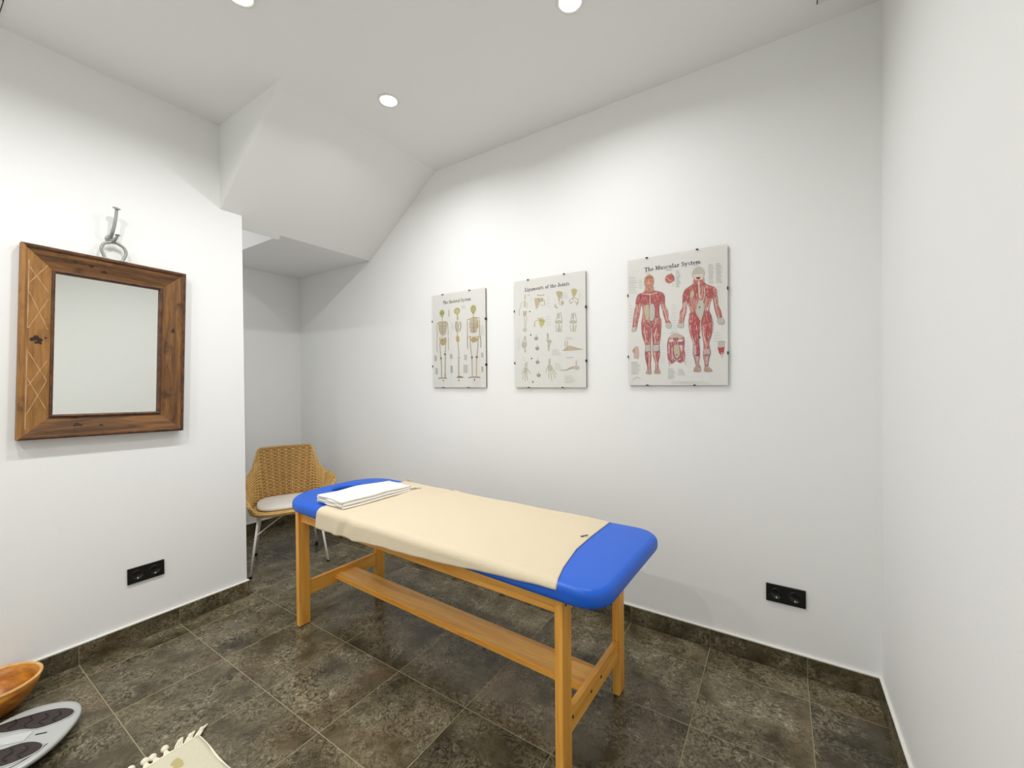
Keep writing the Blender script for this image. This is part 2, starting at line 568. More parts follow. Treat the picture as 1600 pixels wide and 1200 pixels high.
def vent(x, y, label):
    r = tag(empty('ceiling_vent', (x, y, ZC)), label, 'vent', 'square ceiling vents')
    s = 0.075
    bm = bmesh.new()
    for lo, hi in (((-s, -s, -0.008), (s, -s + 0.014, 0)), ((-s, s - 0.014, -0.008), (s, s, 0)), ((-s, -s + 0.014, -0.008), (-s + 0.014, s - 0.014, 0)), ((s - 0.014, -s + 0.014, -0.008), (s, s - 0.014, 0))):
        add_box(bm, lo, hi, 0.001, 1)
    bm_obj('vent_frame', bm, M_VENT, r)
    box_obj('dark_rebate', (-s - 0.004, -s - 0.004, -0.0012), (s + 0.004, s + 0.004, 0.0), M_VENT_GAP, r)
    for k in range(5):
        yy = -0.048 + k * 0.024
        o = box_obj('slat', (-s + 0.016, -0.008, -0.0012), (s - 0.016, 0.008, 0.0012), M_VENT, r)
        o.location = (0, yy, -0.006)
        o.rotation_euler = (0.5, 0, 0)
vent(0.208, 2.043, 'square white ceiling vent cut by the upper edge, near the right corner')
vent(-2.672, 0.215, 'square white ceiling vent cut by the corner above the mirror wall')

# ------------------------------------------------------------------ massage table
TA = -0.03144
table = tag(empty('massage_table', (-1.3921, 1.4873, 0), (0, 0, TA)), 'beech massage table with blue vinyl pads and a face hole', 'massage table')
LX, WY, LA, LB, LH = 1.6356, 0.5606, 0.030, 0.0623, 0.638
for su in (-1, 1):
    for sw in (-1, 1):
        cx, cy = su * (LX - LA) / 2, sw * (WY - LB) / 2
        o = box_obj('leg', (-LA / 2, -LB / 2, 0.004), (LA / 2, LB / 2, LH), M_BEECH_V, table, 0.003)
        o.location = (cx, cy, 0)
        f = box_obj('foot_glide', (-LA / 2 + 0.003, -LB / 2 + 0.004, 0), (LA / 2 - 0.003, LB / 2 - 0.004, 0.005), M_RUBBER, o)
        if su > 0:
            bo = lathe_obj('bolt', [(0.0001, 0.002), (0.004, 0.002), (0.0052, 0.0)], M_BOLT, o, 14, 'y', (LA / 2, 0.008 * sw, LH - 0.032))
            bo.rotation_euler = (0, 0, PI / 2)
for sw in (-1, 1):     # long aprons
    yo = sw * (WY / 2 - 0.016)
    o = box_obj('apron', (-LX / 2 + LA, min(yo, yo - sw * 0.024), LH - 0.066), (LX / 2 - LA, max(yo, yo - sw * 0.024), LH), M_BEECH, table, 0.002)
for su in (-1, 1):     # end rails under the pads and the low stretchers
    x1 = su * (LX / 2 - 0.004)
    x0 = x1 - su * 0.022
    box_obj('end_apron', (min(x0, x1), -WY / 2 + LB, LH - 0.066), (max(x0, x1), WY / 2 - LB, LH), M_BEECH_Y, table, 0.002)
    s = box_obj('end_stretcher', (min(x0, x1), -WY / 2 + LB, 0.155), (max(x0, x1), WY / 2 - LB, 0.233), M_BEECH_Y, table, 0.0025)
    for yy, zz in ((-0.205, 0.205), (-0.055, 0.196), (0.035, 0.196)):
        if su > 0:
            bo = lathe_obj('bolt', [(0.0001, 0.002), (0.0045, 0.002), (0.0058, 0.0)], M_BOLT, s, 14, 'y', (x1, yy, zz))
            bo.rotation_euler = (0, 0, PI / 2)
sb = box_obj('stretcher_board', (-LX / 2 + 0.026, -0.062, 0.188), (LX / 2 - 0.026, 0.062, 0.210), M_BEECH, table, 0.003)
box_obj('board_edging', (-LX / 2 + 0.026, -0.069, 0.186), (LX / 2 - 0.026, -0.0625, 0.199), M_BEECH, sb, 0.002)

PT, PB, PR = 0.700, 0.639, 0.027      # pad top, bottom and edge rounding
USEAM = -0.200
def end_outline(u0, u1, hw, kind, n):
    """closed plan outline, counter clockwise, of a pad from u0 to u1; kind 'head' rounds the low end, 'foot' the high end"""
    pts = []
    if kind == 'foot':
        r = 0.085
        for cx, cy, a0 in ((u1 - r, hw - r, 0), (u0 + 0.012, hw - 0.012, 90), (u0 + 0.012, -hw + 0.012, 180), (u1 - r, -hw + r, 270)):
            rr = r if cx > 0 else 0.012
            for k in range(n + 1):
                a = math.radians(a0 + 90 * k / n)
                pts.append((cx + rr * math.cos(a), cy + rr * math.sin(a)))
    else:
        for cx, cy, a0 in ((u1 - 0.012, hw - 0.012, 0),):
            for k in range(5):
                a = math.radians(a0 + 90 * k / 4)
                pts.append((cx + 0.012 * math.cos(a), cy + 0.012 * math.sin(a)))
        m = 4 * n
        ue = u0 + 0.25
        for k in range(m + 1):
            t = PI / 2 + PI * k / m
            c, s_ = math.cos(t), math.sin(t)
            e = 2 / 2.6
            pts.append((ue + 0.25 * (-abs(c) ** e), hw * math.copysign(abs(s_) ** e, s_)))
        for k in range(5):
            a = math.radians(270 + 90 * k / 4)
            pts.append((u1 - 0.012 + 0.012 * math.cos(a), -hw + 0.012 + 0.012 * math.sin(a)))
    return pts

def resample(pts, c, n):
    """radius of the outline seen from centre c at n even angles"""
    out = []
    m = len(pts)
    for k in range(n):
        a = 2 * PI * k / n
        dx, dy = math.cos(a), math.sin(a)
        best = 0
        for i in range(m):
            x0, y0 = pts[i][0] - c[0], pts[i][1] - c[1]
            x1, y1 = pts[(i + 1) % m][0] - c[0], pts[(i + 1) % m][1] - c[1]
            ex, ey = x1 - x0, y1 - y0
            den = dx * ey - dy * ex
            if abs(den) < 1e-12:
                continue
            t = (x0 * ey - y0 * ex) / den
            s_ = (x0 * dy - y0 * dx) / den
            if -1e-6 <= s_ <= 1 + 1e-6 and t > best:
                best = t
        out.append(best)
    return out

def pad(name, outline, c, hole, n=200):
    rad = resample(outline, c, n)
    V, Fc, rows = [], [], []
    prof = []                          # (fraction from hole to rim or absolute inset, z)
    def ring(fn):
        rows.append(len(V))
        for k in range(n):
            a = 2 * PI * k / n
            r, z = fn(k, a)
            V.append((c[0] + r * math.cos(a), c[1] + r * math.sin(a), z))
    if hole:
        hr = lambda a: 1 / math.sqrt((math.cos(a) / hole[0]) ** 2 + (math.sin(a) / hole[1]) ** 2)
        ring(lambda k, a: (hr(a), PB))
        ring(lambda k, a: (hr(a), PT - 0.016))
        for q in (25, 50, 75, 90):
            ring(lambda k, a: (hr(a) + 0.016 * (1 - math.cos(math.radians(q))), PT - 0.016 + 0.016 * math.sin(math.radians(q))))
        inner = lambda a: hr(a) + 0.016
    else:
        inner = lambda a: 0.004
        ring(lambda k, a: (0.004, PT))
    for f in (0.15, 0.35, 0.6, 0.85, 1.0):
        ring(lambda k, a: (inner(a) + (max(rad[k] - PR, inner(a) + 0.001) - inner(a)) * f, PT))
    for q in range(10, 91, 16):
        ring(lambda k, a: (rad[k] - PR + PR * math.sin(math.radians(q)), PT - PR + PR * math.cos(math.radians(q))))
    ring(lambda k, a: (rad[k], PB + 0.022))
    for q in range(20, 91, 23):
        ring(lambda k, a: (rad[k] - 0.022 + 0.022 * math.cos(math.radians(q)), PB + 0.022 - 0.022 * math.sin(math.radians(q))))
    if hole:
        pass
    else:
        ring(lambda k, a: (0.004, PB))
    m = len(rows)
    for i in range(m - 1):
        for k in range(n):
            Fc.append((rows[i] + k, rows[i] + (k + 1) % n, rows[i + 1] + (k + 1) % n, rows[i + 1] + k))
    if hole:
        for k in range(n):
            Fc.append((rows[-1] + k, rows[-1] + (k + 1) % n, rows[0] + (k + 1) % n, rows[0] + k))
    bm = bmesh.new()
    bv = [bm.verts.new(v) for v in V]
    for f in Fc:
        bm.faces.new([bv[i] for i in f])
    return bm_obj(name, bm, M_BLUE, table, True)
HW = 0.316
pad('head_pad', end_outline(-0.945, USEAM - 0.002, HW, 'head', 14), (-0.803, 0.020), (0.056, 0.088))
pad('body_pad', end_outline(USEAM + 0.002, 0.972, HW, 'foot', 10), (0.38, 0.0), None)

# ------------------------------------------------------------------ cream towelling sheet over the pads
def sheet_mesh():
    NU, NW = 190, 120
    flat, r0 = HW - PR, PR + 0.0040
    arc = r0 * PI / 2
    def place(sg):
        s_ = abs(sg)
        if s_ <= flat:
            w, z, n = s_, PT + 0.0040, (0, 1)
        elif s_ <= flat + arc:
            a = (s_ - flat) / r0
            w, z, n = flat + r0 * math.sin(a), PT + 0.0040 - r0 * (1 - math.cos(a)), (math.sin(a), math.cos(a))
        else:
            w, z, n = flat + r0 + 0.10 * (s_ - flat - arc), PT + 0.0040 - r0 - (s_ - flat - arc), (1, 0)
        sgn = 1 if sg > 0 else -1
        return sgn * w, z, (sgn * n[0], n[1])
    V, Fc = [], []
    rnd = random.Random(4)
    waves = [(rnd.uniform(4, 18), rnd.uniform(4, 22), rnd.uniform(0, 6.3)) for _ in range(7)]
    for i in range(NU + 1):
        fu = i / NU
        for j in range(NW + 1):
            fw = j / NW                    # 0 back .. 1 front
            ucoarse = -0.56 + fu * 1.33
            hem_f = interp(ucoarse, [-0.56, -0.40, -0.23, 0.04, 0.30, 0.52, 0.70, 0.82], [0.402, 0.398, 0.394, 0.380, 0.366, 0.345, 0.334, 0.330])
            hem_f += 0.0008 * math.sin(ucoarse * 23) + 0.0006 * math.sin(ucoarse * 51 + 1)
            hem_b = 0.345
            sg = hem_b + (-hem_f - hem_b) * fw
            uL = interp(sg, [-0.41, -0.30, -0.1, 0.2, 0.33], [-0.535, -0.535, -0.56, -0.595, -0.60])
            uR = interp(sg, [-0.41, -0.31, -0.21, -0.05, 0.1, 0.29, 0.35], [0.820, 0.815, 0.786, 0.756, 0.75, 0.75, 0.748])
            u = uL + (uR - uL) * fu
            w, z, n = place(sg)
            d = sum(0.0005 * math.sin(a * u + b * sg + c) for a, b, c in waves)
            # creases near the free corner at the head end
            drop = smooth01((-sg - 0.20) / 0.12)
            d += drop * 0.010 * math.exp(-((u + 0.335 - 0.30 * (sg + 0.33)) / 0.030) ** 2)
            d -= drop * 0.004 * math.exp(-((u + 0.275 - 0.55 * (sg + 0.33)) / 0.022) ** 2)
            d += drop * 0.008 * math.exp(-((u + 0.215) / 0.035) ** 2) * smooth01((-sg - .26) / .08)
            d += 0.003 * smooth01((-sg - 0.30) / 0.08) * smooth01((0.35 - u) / 0.6) * (0.6 + 0.4 * math.sin(u * 15))
            # the sheet sinks a little into the seam between the pads
            d -= 0.010 * math.exp(-((u - USEAM) / 0.010) ** 2) * smooth01((sg - 0.16) / 0.12)
            d += 0.003 * math.exp(-((u - USEAM - 0.035) / 0.02) ** 2) * smooth01((sg - 0.16) / 0.12)
            d = max(d, -0.0012) if abs(u - USEAM) > 0.03 else d
            d = d * (1 - smooth01((fu - 0.96) / 0.04)) - 0.0021 * smooth01((fu - 0.965) / 0.035)
            V.append((u, w + n[0] * d, z + n[1] * d))
    for i in range(NU):
        for j in range(NW):
            a = i * (NW + 1) + j
            Fc.append((a, a + 1, a + NW + 2, a + NW + 1))
    return V, Fc
V, Fc = sheet_mesh()
sheet = new_mesh('towel_sheet', V, Fc, M_SHEET, None, True)
sheet.location = table.location
sheet.rotation_euler = table.rotation_euler
sol = sheet.modifiers.new('thickness', 'SOLIDIFY')
sol.thickness = 0.003
sol.offset = 0
tag(sheet, 'cream towelling sheet spread over the blue massage table', 'towel')
# frayed corner of the sheet at the back and its small brown mark near the foot end
specs = []
rnd = random.Random(2)
for k in range(16):
    x = -0.597 + rnd.uniform(-0.004, 0.05)
    y = 0.292 + rnd.uniform(0, 0.018)
    specs.append(([(x, y, 0.704), (x + rnd.uniform(-.012, .006), y + .006, 0.712 + rnd.uniform(0, .006)), (x + rnd.uniform(-.016, .01), y + 0.010, 0.718 + rnd.uniform(-.004, .006))], 0.0012))
tubes_obj('frayed_corner', specs, M_SHEET, sheet, 5)
mk = [(0, 0), (0.004, 0.006), (0.010, 0.006), (0.012, 0.0), (0.007, -0.003), (0.003, 0.001)]
mk2 = [(0.016, -0.002), (0.019, 0.006), (0.024, 0.008), (0.026, 0.002), (0.031, 0.006)]
M_BROWN = plain('brown_thread', srgb(96, 74, 58), 0.8)
def ontop(x, y):
    return (0.722 + 0.55 * x + 0.55 * y * 0.6, 0.058 + 1.0 * x - 0.2 * y, 0.7086)
tubes_obj('embroidered_mark', [(catmull([ontop(*q) for q in mk], 4), 0.0016), (catmull([ontop(*q) for q in mk2], 4), 0.0016), ([ontop(0.0, -0.007), ontop(0.027, -0.006)], 0.0008)], M_BROWN, sheet, 5)

# ------------------------------------------------------------------ folded white towel with a knotted fringe
ft = tag(empty('folded_towel', (-1.3921, 1.4873, 0), (0, 0, TA)), 'white cotton towel folded flat on the head end of the table', 'towel')
def folded():
    th = 0.0076
    path = []
    u0, u1 = -0.628, -0.392
    zs = [0.7405, 0.7308, 0.7212, 0.7122]
    def line(a, b, z, bow):
        return [(a + (b - a) * k / 14, z + bow * math.sin(PI * k / 14)) for k in range(15)]
    def turn(u, za, zb, sgn):
        c, r = (za + zb) / 2, abs(za - zb) / 2
        return [(u + sgn * r * 1.3 * math.sin(PI * k / 8), c + r * math.cos(PI * k / 8)) for k in range(1, 8)]
    path += line(u1 - 0.004, u0 + 0.008, zs[0], 0.002)
    path += turn(u0 + 0.008, zs[0], zs[1], -1)
    path += line(u0 + 0.008, u1 - 0.012, zs[1], 0.001)
    path += turn(u1 - 0.012, zs[1], zs[2], 1)
    path += line(u1 - 0.012, u0 + 0.004, zs[2], 0.0)
    path += turn(u0 + 0.004, zs[2], zs[3], -1)
    path += line(u0 + 0.004, u1 + 0.004, zs[3], 0.0)
    V, Fc = [], []
    NV = 44
    n = len(path)
    for j in range(NV + 1):
        f = j / NV
        w = -0.262 + f * 0.420
        pinch = 1 - 0.16 * smooth01((f - 0.72) / 0.28)
        skew = 0.026 * f - 0.006 + 0.006 * math.sin(f * 7)
        for i, (u, z) in enumerate(path):
            um = (u0 + u1) / 2 + (u - (u0 + u1) / 2) * pinch + skew
            zz = 0.7075 + (z - 0.7075) * (1 - 0.22 * smooth01((f - 0.5) / 0.5)) + 0.0018 * math.sin(f * 13 + u * 18) * (z - 0.709) / 0.04
            wob = 0.004 * math.sin(u * 40 + z * 300) * (1 if j in (0, NV) else 0)
            V.append((um, w + wob + 0.05 * (u - u0) * -0.1, zz))
    for j in range(NV):
        for i in range(n - 1):
            a = j * n + i
            Fc.append((a, a + 1, a + n + 1, a + n))
    return V, Fc, th
V, Fc, th = folded()
body = new_mesh('folded_cloth', V, Fc, M_TOWEL, ft, True)
sol = body.modifiers.new('thickness', 'SOLIDIFY')
sol.thickness = th
sol.offset = 0
rnd = random.Random(5)
for k in range(9):
    u = -0.585 + k * 0.0225
    w0 = 0.148
    zz = 0.718 + 0.014 * rnd.random()
    ln = 0.030 + rnd.random() * 0.02 + (0.025 if k > 6 else 0)
    dx = rnd.uniform(-0.012, 0.020) + (0.02 if k > 6 else 0)
    strands = []
    for q in range(4):
        o = rnd.uniform(-0.005, 0.005)
        strands.append(([(u, w0, zz), (u + dx * .4 + o, w0 + ln * .5, zz - 0.002 + rnd.uniform(0, .003)), (u + dx + o * 2, w0 + ln, 0.7105)], 0.0027))
    tubes_obj('fringe_tassel', strands, M_TOWEL, ft, 5)

# ------------------------------------------------------------------ wicker chair in the alcove
ch = tag(empty('wicker_chair', (-3.115, 1.68, 0), (0, 0, math.radians(-115.3))), 'wicker armchair on thin white metal legs in the alcove', 'chair')
key_s = [0, 0.20, 0.33, 0.42, 0.60, 0.75, 0.88, 1.0]
key_T = [(0, -.275, .815), (.115, -.268, .815), (.188, -.252, .814), (.200, -.240, .765), (.226, -.195, .672), (.268, -.105, .612), (.340, .030, .592), (.236, .190, .448)]
key_S = [(0, -.205, .425), (.09, -.203, .425), (.150, -.187, .425), (.185, -.145, .425), (.224, -.050, .425), (.238, .040, .425), (.238, .115, .425), (.216, .188, .428)]
def curve(keys, s):
    a = abs(s)
    v = Vector([interp(a, key_s, [k[i] for k in keys]) for i in range(3)])
    if s < 0:
        v.x = -v.x
    return v
def shell(s, v):
    # averaged a little along s so the curves run softly
    acc = Vector((0, 0, 0))
    for d, wgt in ((-0.035, 1), (0, 2), (0.035, 1)):
        q = max(-1, min(1, s + d))
        S_, T_ = curve(key_S, q), curve(key_T, q)
        hz = v ** (0.9 + 0.6 * smooth01((abs(q) - 0.4) / 0.3))
        acc += wgt * Vector((S_.x + (T_.x - S_.x) * hz, S_.y + (T_.y - S_.y) * hz, S_.z + (T_.z - S_.z) * v))
    return acc / 4
def shell_n(s, v):
    e = 0.01
    du = shell(min(1, s + e), v) - shell(max(-1, s - e), v)
    dv = shell(s, min(1, v + e)) - shell(s, max(0, v - e))
    n = du.cross(dv)
    return n.normalized() if n.length > 1e-9 else Vector((0, 1, 0))
NS, NV = 90, 16
V = [shell(-1 + 2 * i / NS, j / NV) for i in range(NS + 1) for j in range(NV + 1)]
Fc = [(i * (NV + 1) + j, (i + 1) * (NV + 1) + j, (i + 1) * (NV + 1) + j + 1, i * (NV + 1) + j + 1) for i in range(NS) for j in range(NV)]
base = new_mesh('backrest_shell', V, Fc, M_CANE2, ch, True)
sm = base.modifiers.new('thickness', 'SOLIDIFY')
sm.thickness = 0.004
sm.offset = 0
V, Fc = [], []
def add_t(pts, r, sides=4):
    global V, Fc
    v, f = tube_data(pts, r, sides)
    o = len(V)
    V += v
    Fc += [tuple(i + o for i in q) for q in f]
stakes = 44
for k in range(stakes + 1):
    s = -1 + 2 * k / stakes
    sgn = 1 if k % 2 else -1
    add_t([shell(s, v / 14) + shell_n(s, v / 14) * 0.0025 * sgn for v in range(15)], 0.0040)
rowsN = 30
for r_ in range(1, rowsN):
    v = r_ / rowsN
    pts = []
    for k in range(2 * stakes + 1):
        s = -1 + k / stakes
        ph = math.cos(PI * (k + 2 * (r_ % 2)) / 2) if k % 2 == 0 else 0
        ph = (1 if ((k // 2 + r_) % 2) else -1) if k % 2 == 0 else 0
        pts.append(shell(s, v) + shell_n(s, v) * 0.0058 * ph)
    add_t(pts, 0.0043, 5)
wv = new_mesh('woven_cane', V, Fc, M_CANE, ch, True)
wv['kind'] = 'stuff'
# rolled rims
rim = [shell(-1 + 2 * k / 120, 1.0) for k in range(121)]
tubes_obj('top_rim', [(rim, 0.0095)], M_CANE, ch, 8)
twist = []
for ph in (0, PI):
    pts = []
    for k in range(361):
        s = -1 + 2 * k / 360
        p_ = shell(s, 1.0)
        n_ = shell_n(s, 0.97)
        pts.append(p_ + n_ * 0.0075 * math.cos(k * 0.75 + ph) + Vector((0, 0, 0.0075 * math.sin(k * 0.75 + ph))))
    twist.append((pts, 0.0036))
tubes_obj('rim_braid', twist, M_CANE2, ch, 5)
# seat pan and its thick rolled edge
def seat_outline(n, g=0.0):
    out = []
    for k in range(n):
        t = 2 * PI * k / n
        c, s_ = math.cos(t), math.sin(t)
        e = 2 / 3.0
        out.append(((0.238 + g) * math.copysign(abs(c) ** e, c), 0.010 + (0.205 + g) * math.copysign(abs(s_) ** e, s_)))
    return out
so = seat_outline(64)
V = [(x, y, 0.420) for x, y in so] + [(x * .97, y * .97, 0.404) for x, y in so]
Fc = [tuple(range(64)), tuple(reversed(range(64, 128)))] + [(k, k + 64, (k + 1) % 64 + 64, (k + 1) % 64) for k in range(64)]
new_mesh('seat', V, Fc, M_CANE, ch)
rolls = []
for dz, g in ((0.424, 0.006), (0.415, 0.013), (0.405, 0.008), (0.398, -0.004)):
    rolls.append(([(x, y, dz) for x, y in seat_outline(72, g)], 0.0072, True))
tubes_obj('seat_edge', rolls, M_CANE, ch, 7)
co = []
V, Fc = [], []
prof = [(0.0, 0.4215), (0.93, 0.4215), (0.985, 0.427), (1.0, 0.435), (0.985, 0.443), (0.93, 0.449), (0.6, 0.453), (0.0, 0.454)]
nn = 56
for f, z in prof:
    for k in range(nn):
        t = 2 * PI * k / nn
        c, s_ = math.cos(t), math.sin(t)
        e = 2 / 3.4
        V.append((f * 0.204 * math.copysign(abs(c) ** e, c), 0.000 + f * 0.186 * math.copysign(abs(s_) ** e, s_), z))
for i in range(len(prof) - 1):
    for k in range(nn):
        Fc.append((i * nn + k, i * nn + (k + 1) % nn, (i + 1) * nn + (k + 1) % nn, (i + 1) * nn + k))
cu = tag(new_mesh('seat_cushion', V, Fc, M_CUSHION, None, True), 'thin pale grey cushion lying in the wicker chair', 'cushion')
cu.location, cu.rotation_euler = ch.location, ch.rotation_euler
feet = [((.245, .215), (.190, .130)), ((-.245, .215), (-.190, .130)), ((.212, -.205), (.170, -.120)), ((-.212, -.205), (-.170, -.120))]
for (fx, fy), (tx, ty) in feet:
    lg = tubes_obj('leg', [([(tx, ty, 0.406), (fx, fy, 0.012)], 0.0082)], M_WHITE_METAL, ch, 10)
    tubes_obj('foot_cap', [([(fx + (tx - fx) * 0.05, fy + (ty - fy) * 0.05, 0.020), (fx, fy, 0.001)], 0.0095)], M_RUBBER, lg, 10)
def on_leg(k, z):
    (fx, fy), (tx, ty) = feet[k]
    t = z / 0.406
    return Vector((fx + (tx - fx) * t, fy + (ty - fy) * t, z))
for a, b in ((0, 3), (1, 2)):
    tubes_obj('cross_brace', [(catmull([on_leg(a, 0.265), Vector((0, 0.005, 0.352)), on_leg(b, 0.300)], 8), 0.0042)], M_WHITE_METAL, ch, 7)
tubes_obj('seat_ring', [([on_leg(0, 0.394), on_leg(1, 0.394), on_leg(3, 0.394), on_leg(2, 0.394)], 0.005, True)], M_WHITE_METAL, ch, 7)

# ------------------------------------------------------------------ mirror in an old wooden frame, hung from a coat hook
def wall_a(y, z, out=0.0):
    return (XA + out, y, z)
mr = tag(empty('wall_mirror', wall_a(0.631, 1.514), (0, math.radians(1.6), PI / 2)), 'mirror in a wide rough brown wooden frame on the white wall', 'mirror')
MW, MH = 0.587, 0.858
PROF = [(0.0, 0.006), (0.0, 0.044), (0.006, 0.049), (0.013, 0.047), (0.016, 0.043), (0.030, 0.040), (0.088, 0.024), (0.093, 0.024), (0.094, 0.006)]
def rect(d):
    return [(-MW / 2 + d, -MH / 2 + d), (MW / 2 - d, -MH / 2 + d), (MW / 2 - d, MH / 2 - d), (-MW / 2 + d, MH / 2 - d)]
def frame_piece(name, side, prof, mat, parent):
    bm = bmesh.new()
    A, B = [], []
    for d, h in prof:
        r = rect(d)
        a, b = r[side], r[(side + 1) % 4]
        A.append(bm.verts.new((a[0], -h, a[1])))
        B.append(bm.verts.new((b[0], -h, b[1])))
    n = len(prof)
    for i in range(n):
        bm.faces.new((A[i], A[(i + 1) % n], B[(i + 1) % n], B[i]))
    bm.faces.new(A)
    bm.faces.new(list(reversed(B)))
    return bm_obj(name, bm, mat, parent)
lab = ['dark bottom rail', 'brown right rail', 'dark top rail', 'left rail of worn ochre with lamp light painted in, scratched lattice']
rails = []
for k in range(4):
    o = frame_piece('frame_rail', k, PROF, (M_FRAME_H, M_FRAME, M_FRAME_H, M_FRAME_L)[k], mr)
    o['label'] = lab[k]
    rails.append(o)
    frame_piece('inner_lip', k, [(0.0935, 0.006), (0.0935, 0.030), (0.098, 0.032), (0.104, 0.028), (0.105, 0.006)], M_FRAME_EDGE, mr)
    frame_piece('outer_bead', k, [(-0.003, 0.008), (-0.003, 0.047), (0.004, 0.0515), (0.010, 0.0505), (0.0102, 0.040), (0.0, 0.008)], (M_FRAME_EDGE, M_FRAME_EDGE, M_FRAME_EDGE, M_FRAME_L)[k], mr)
box_obj('mirror_glass', (-MW / 2 + 0.09, -0.013, -MH / 2 + 0.09), (MW / 2 - 0.09, -0.009, MH / 2 - 0.09), M_MIRROR, mr)
# scratched paint lattice on the left rail
def rail_pt(d, z):
    h = interp(d, [0.016, 0.030, 0.088], [0.043, 0.040, 0.024])
    return (-MW / 2 + d, -h - 0.0006, z)
V, Fc = [], []
def scratch(d0, z0, d1, z1, w):
    o = len(V)
    n = 8
    L_ = math.hypot(d1 - d0, z1 - z0)
    px_, pz_ = -(z1 - z0) / L_ * w / 2, (d1 - d0) / L_ * w / 2
    for k in range(n + 1):
        t = k / n
        wob = 1 + 0.5 * math.sin(k * 2.1 + z0 * 40)
        for sg in (-1, 1):
            V.append(rail_pt(d0 + (d1 - d0) * t + sg * px_ * wob, z0 + (z1 - z0) * t + sg * pz_ * wob))
    for k in range(n):
        Fc.append((o + 2 * k, o + 2 * k + 1, o + 2 * k + 3, o + 2 * k + 2))
for z0, z1 in ((0.33, 0.23), (0.22, 0.06), (0.06, 0.20), (-0.04, -0.17), (-0.20, -0.08), (-0.16, -0.30), (-0.32, -0.17), (0.26, 0.36)):
    scratch(0.024, z0, 0.084, z1, 0.0026)
scratch(0.0215, 0.36, 0.0215, 0.06, 0.003)
scratch(0.0215, -0.03, 0.0215, -0.385, 0.003)
new_mesh('scratched_lattice', V, Fc, M_SCRATCH, rails[3])
V, Fc = [], []
M_KNOT = plain('dark_knot', srgb(46, 26, 12), 0.7, noise=0.3, scale=90)
def knot(rail, x, z, a, b, name='knot'):
    pts = []
    for k in range(14):
        t = 2 * PI * k / 14
        rr = 1 + 0.28 * math.sin(3 * t + x * 90) + 0.15 * math.sin(5 * t)
        pts.append((x + a * rr * math.cos(t), z + b * rr * math.sin(t)))
    out = []
    for x_, z_ in pts:
        d = min(x_ + MW / 2, MW / 2 - x_, z_ + MH / 2, MH / 2 - z_)
        h = interp(d, [0.016, 0.030, 0.088], [0.043, 0.040, 0.024])
        out.append((x_, -h - 0.0005, z_))
    c = (x, -interp(min(x + MW / 2, MW / 2 - x, z + MH / 2, MH / 2 - z), [0.016, 0.030, 0.088], [0.043, 0.040, 0.024]) - 0.0006, z)
    new_mesh(name, [c] + out, [(0, k + 1, (k + 1) % 14 + 1) for k in range(14)], M_KNOT, rail)
knot(rails[3], -0.245, 0.015, 0.020, 0.012)
knot(rails[3], -0.238, 0.000, 0.012, 0.008)
knot(rails[3], -0.216, 0.022, 0.004, 0.004)
knot(rails[1], 0.246, 0.110, 0.007, 0.012)
knot(rails[2], -0.075, 0.382, 0.010, 0.006)
knot(rails[2], -0.030, 0.365, 0.011, 0.006)
knot(rails[2], -0.130, 0.388, 0.006, 0.004)
knot(rails[0], -0.11, -0.375, 0.016, 0.008)
knot(rails[0], -0.03, -0.382, 0.008, 0.005)
# hanger ring on top of the frame, screwed to it
ring_pts = [(x + 0.004, z) for x, z in ((-0.029, 0.430), (-0.042, 0.462), (-0.045, 0.484), (-0.034, 0.508), (0.0, 0.522), (0.034, 0.508), (0.045, 0.484), (0.042, 0.462), (0.029, 0.430))]
hr = tubes_obj('hanger_ring', [(catmull([(x, -0.030, z) for x, z in ring_pts], 6), 0.0066)], M_HOOK, mr, 9)
for sx in (-1, 1):
    box_obj('ring_foot', (0.004 + sx * 0.034 - 0.016, -0.042, 0.4305), (0.004 + sx * 0.034 + 0.016, -0.016, 0.4365), M_HOOK, mr, 0.0015)

hk = tag(empty('coat_hook', wall_a(0.642, 2.055), (0, 0, PI / 2)), 'grey metal coat hook on the white wall holding the mirror ring', 'hook')
lathe_obj('wall_plate', [(0.0001, 0.007), (0.014, 0.007), (0.019, 0.004), (0.020, 0.0)], M_HOOK, hk, 28, 'y')
tubes_obj('upper_arm', [(catmull([(0, -0.004, 0.004), (-0.002, -0.026, 0.010), (0.000, -0.046, 0.032), (0.006, -0.056, 0.075), (0.010, -0.060, 0.118), (0.011, -0.062, 0.140)], 6), [0.0085 - 0.00008 * k for k in range(31)])], M_HOOK, hk, 10)
tip = lathe_obj('arm_tip', [(0.0001, 0.006), (0.011, 0.0045), (0.0155, 0.001), (0.014, -0.003), (0.006, -0.006), (0.0001, -0.007)], M_HOOK, hk, 24, 'z', (0.011, -0.063, 0.143))
tip.rotation_euler = (0.35, 0.12, 0)
tubes_obj('lower_hook', [(catmull([(0, -0.006, 0.0), (0.0, -0.024, -0.010), (0.003, -0.040, -0.016), (0.008, -0.056, -0.006), (0.012, -0.063, 0.008)], 6), 0.0065)], M_HOOK, hk, 9)
tp = lathe_obj('hook_tip', [(0.0001, 0.004), (0.008, 0.003), (0.0115, 0.0), (0.008, -0.003), (0.0001, -0.004)], M_HOOK, hk, 20, 'z', (0.013, -0.064, 0.012))
for sx, sz in ((-0.011, 0.006), (0.010, -0.010)):
    lathe_obj('screw', [(0.0001, 0.0035), (0.0035, 0.0025), (0.0042, 0.0)], M_BRIGHT, hk, 14, 'y', (sx, -0.006, sz))

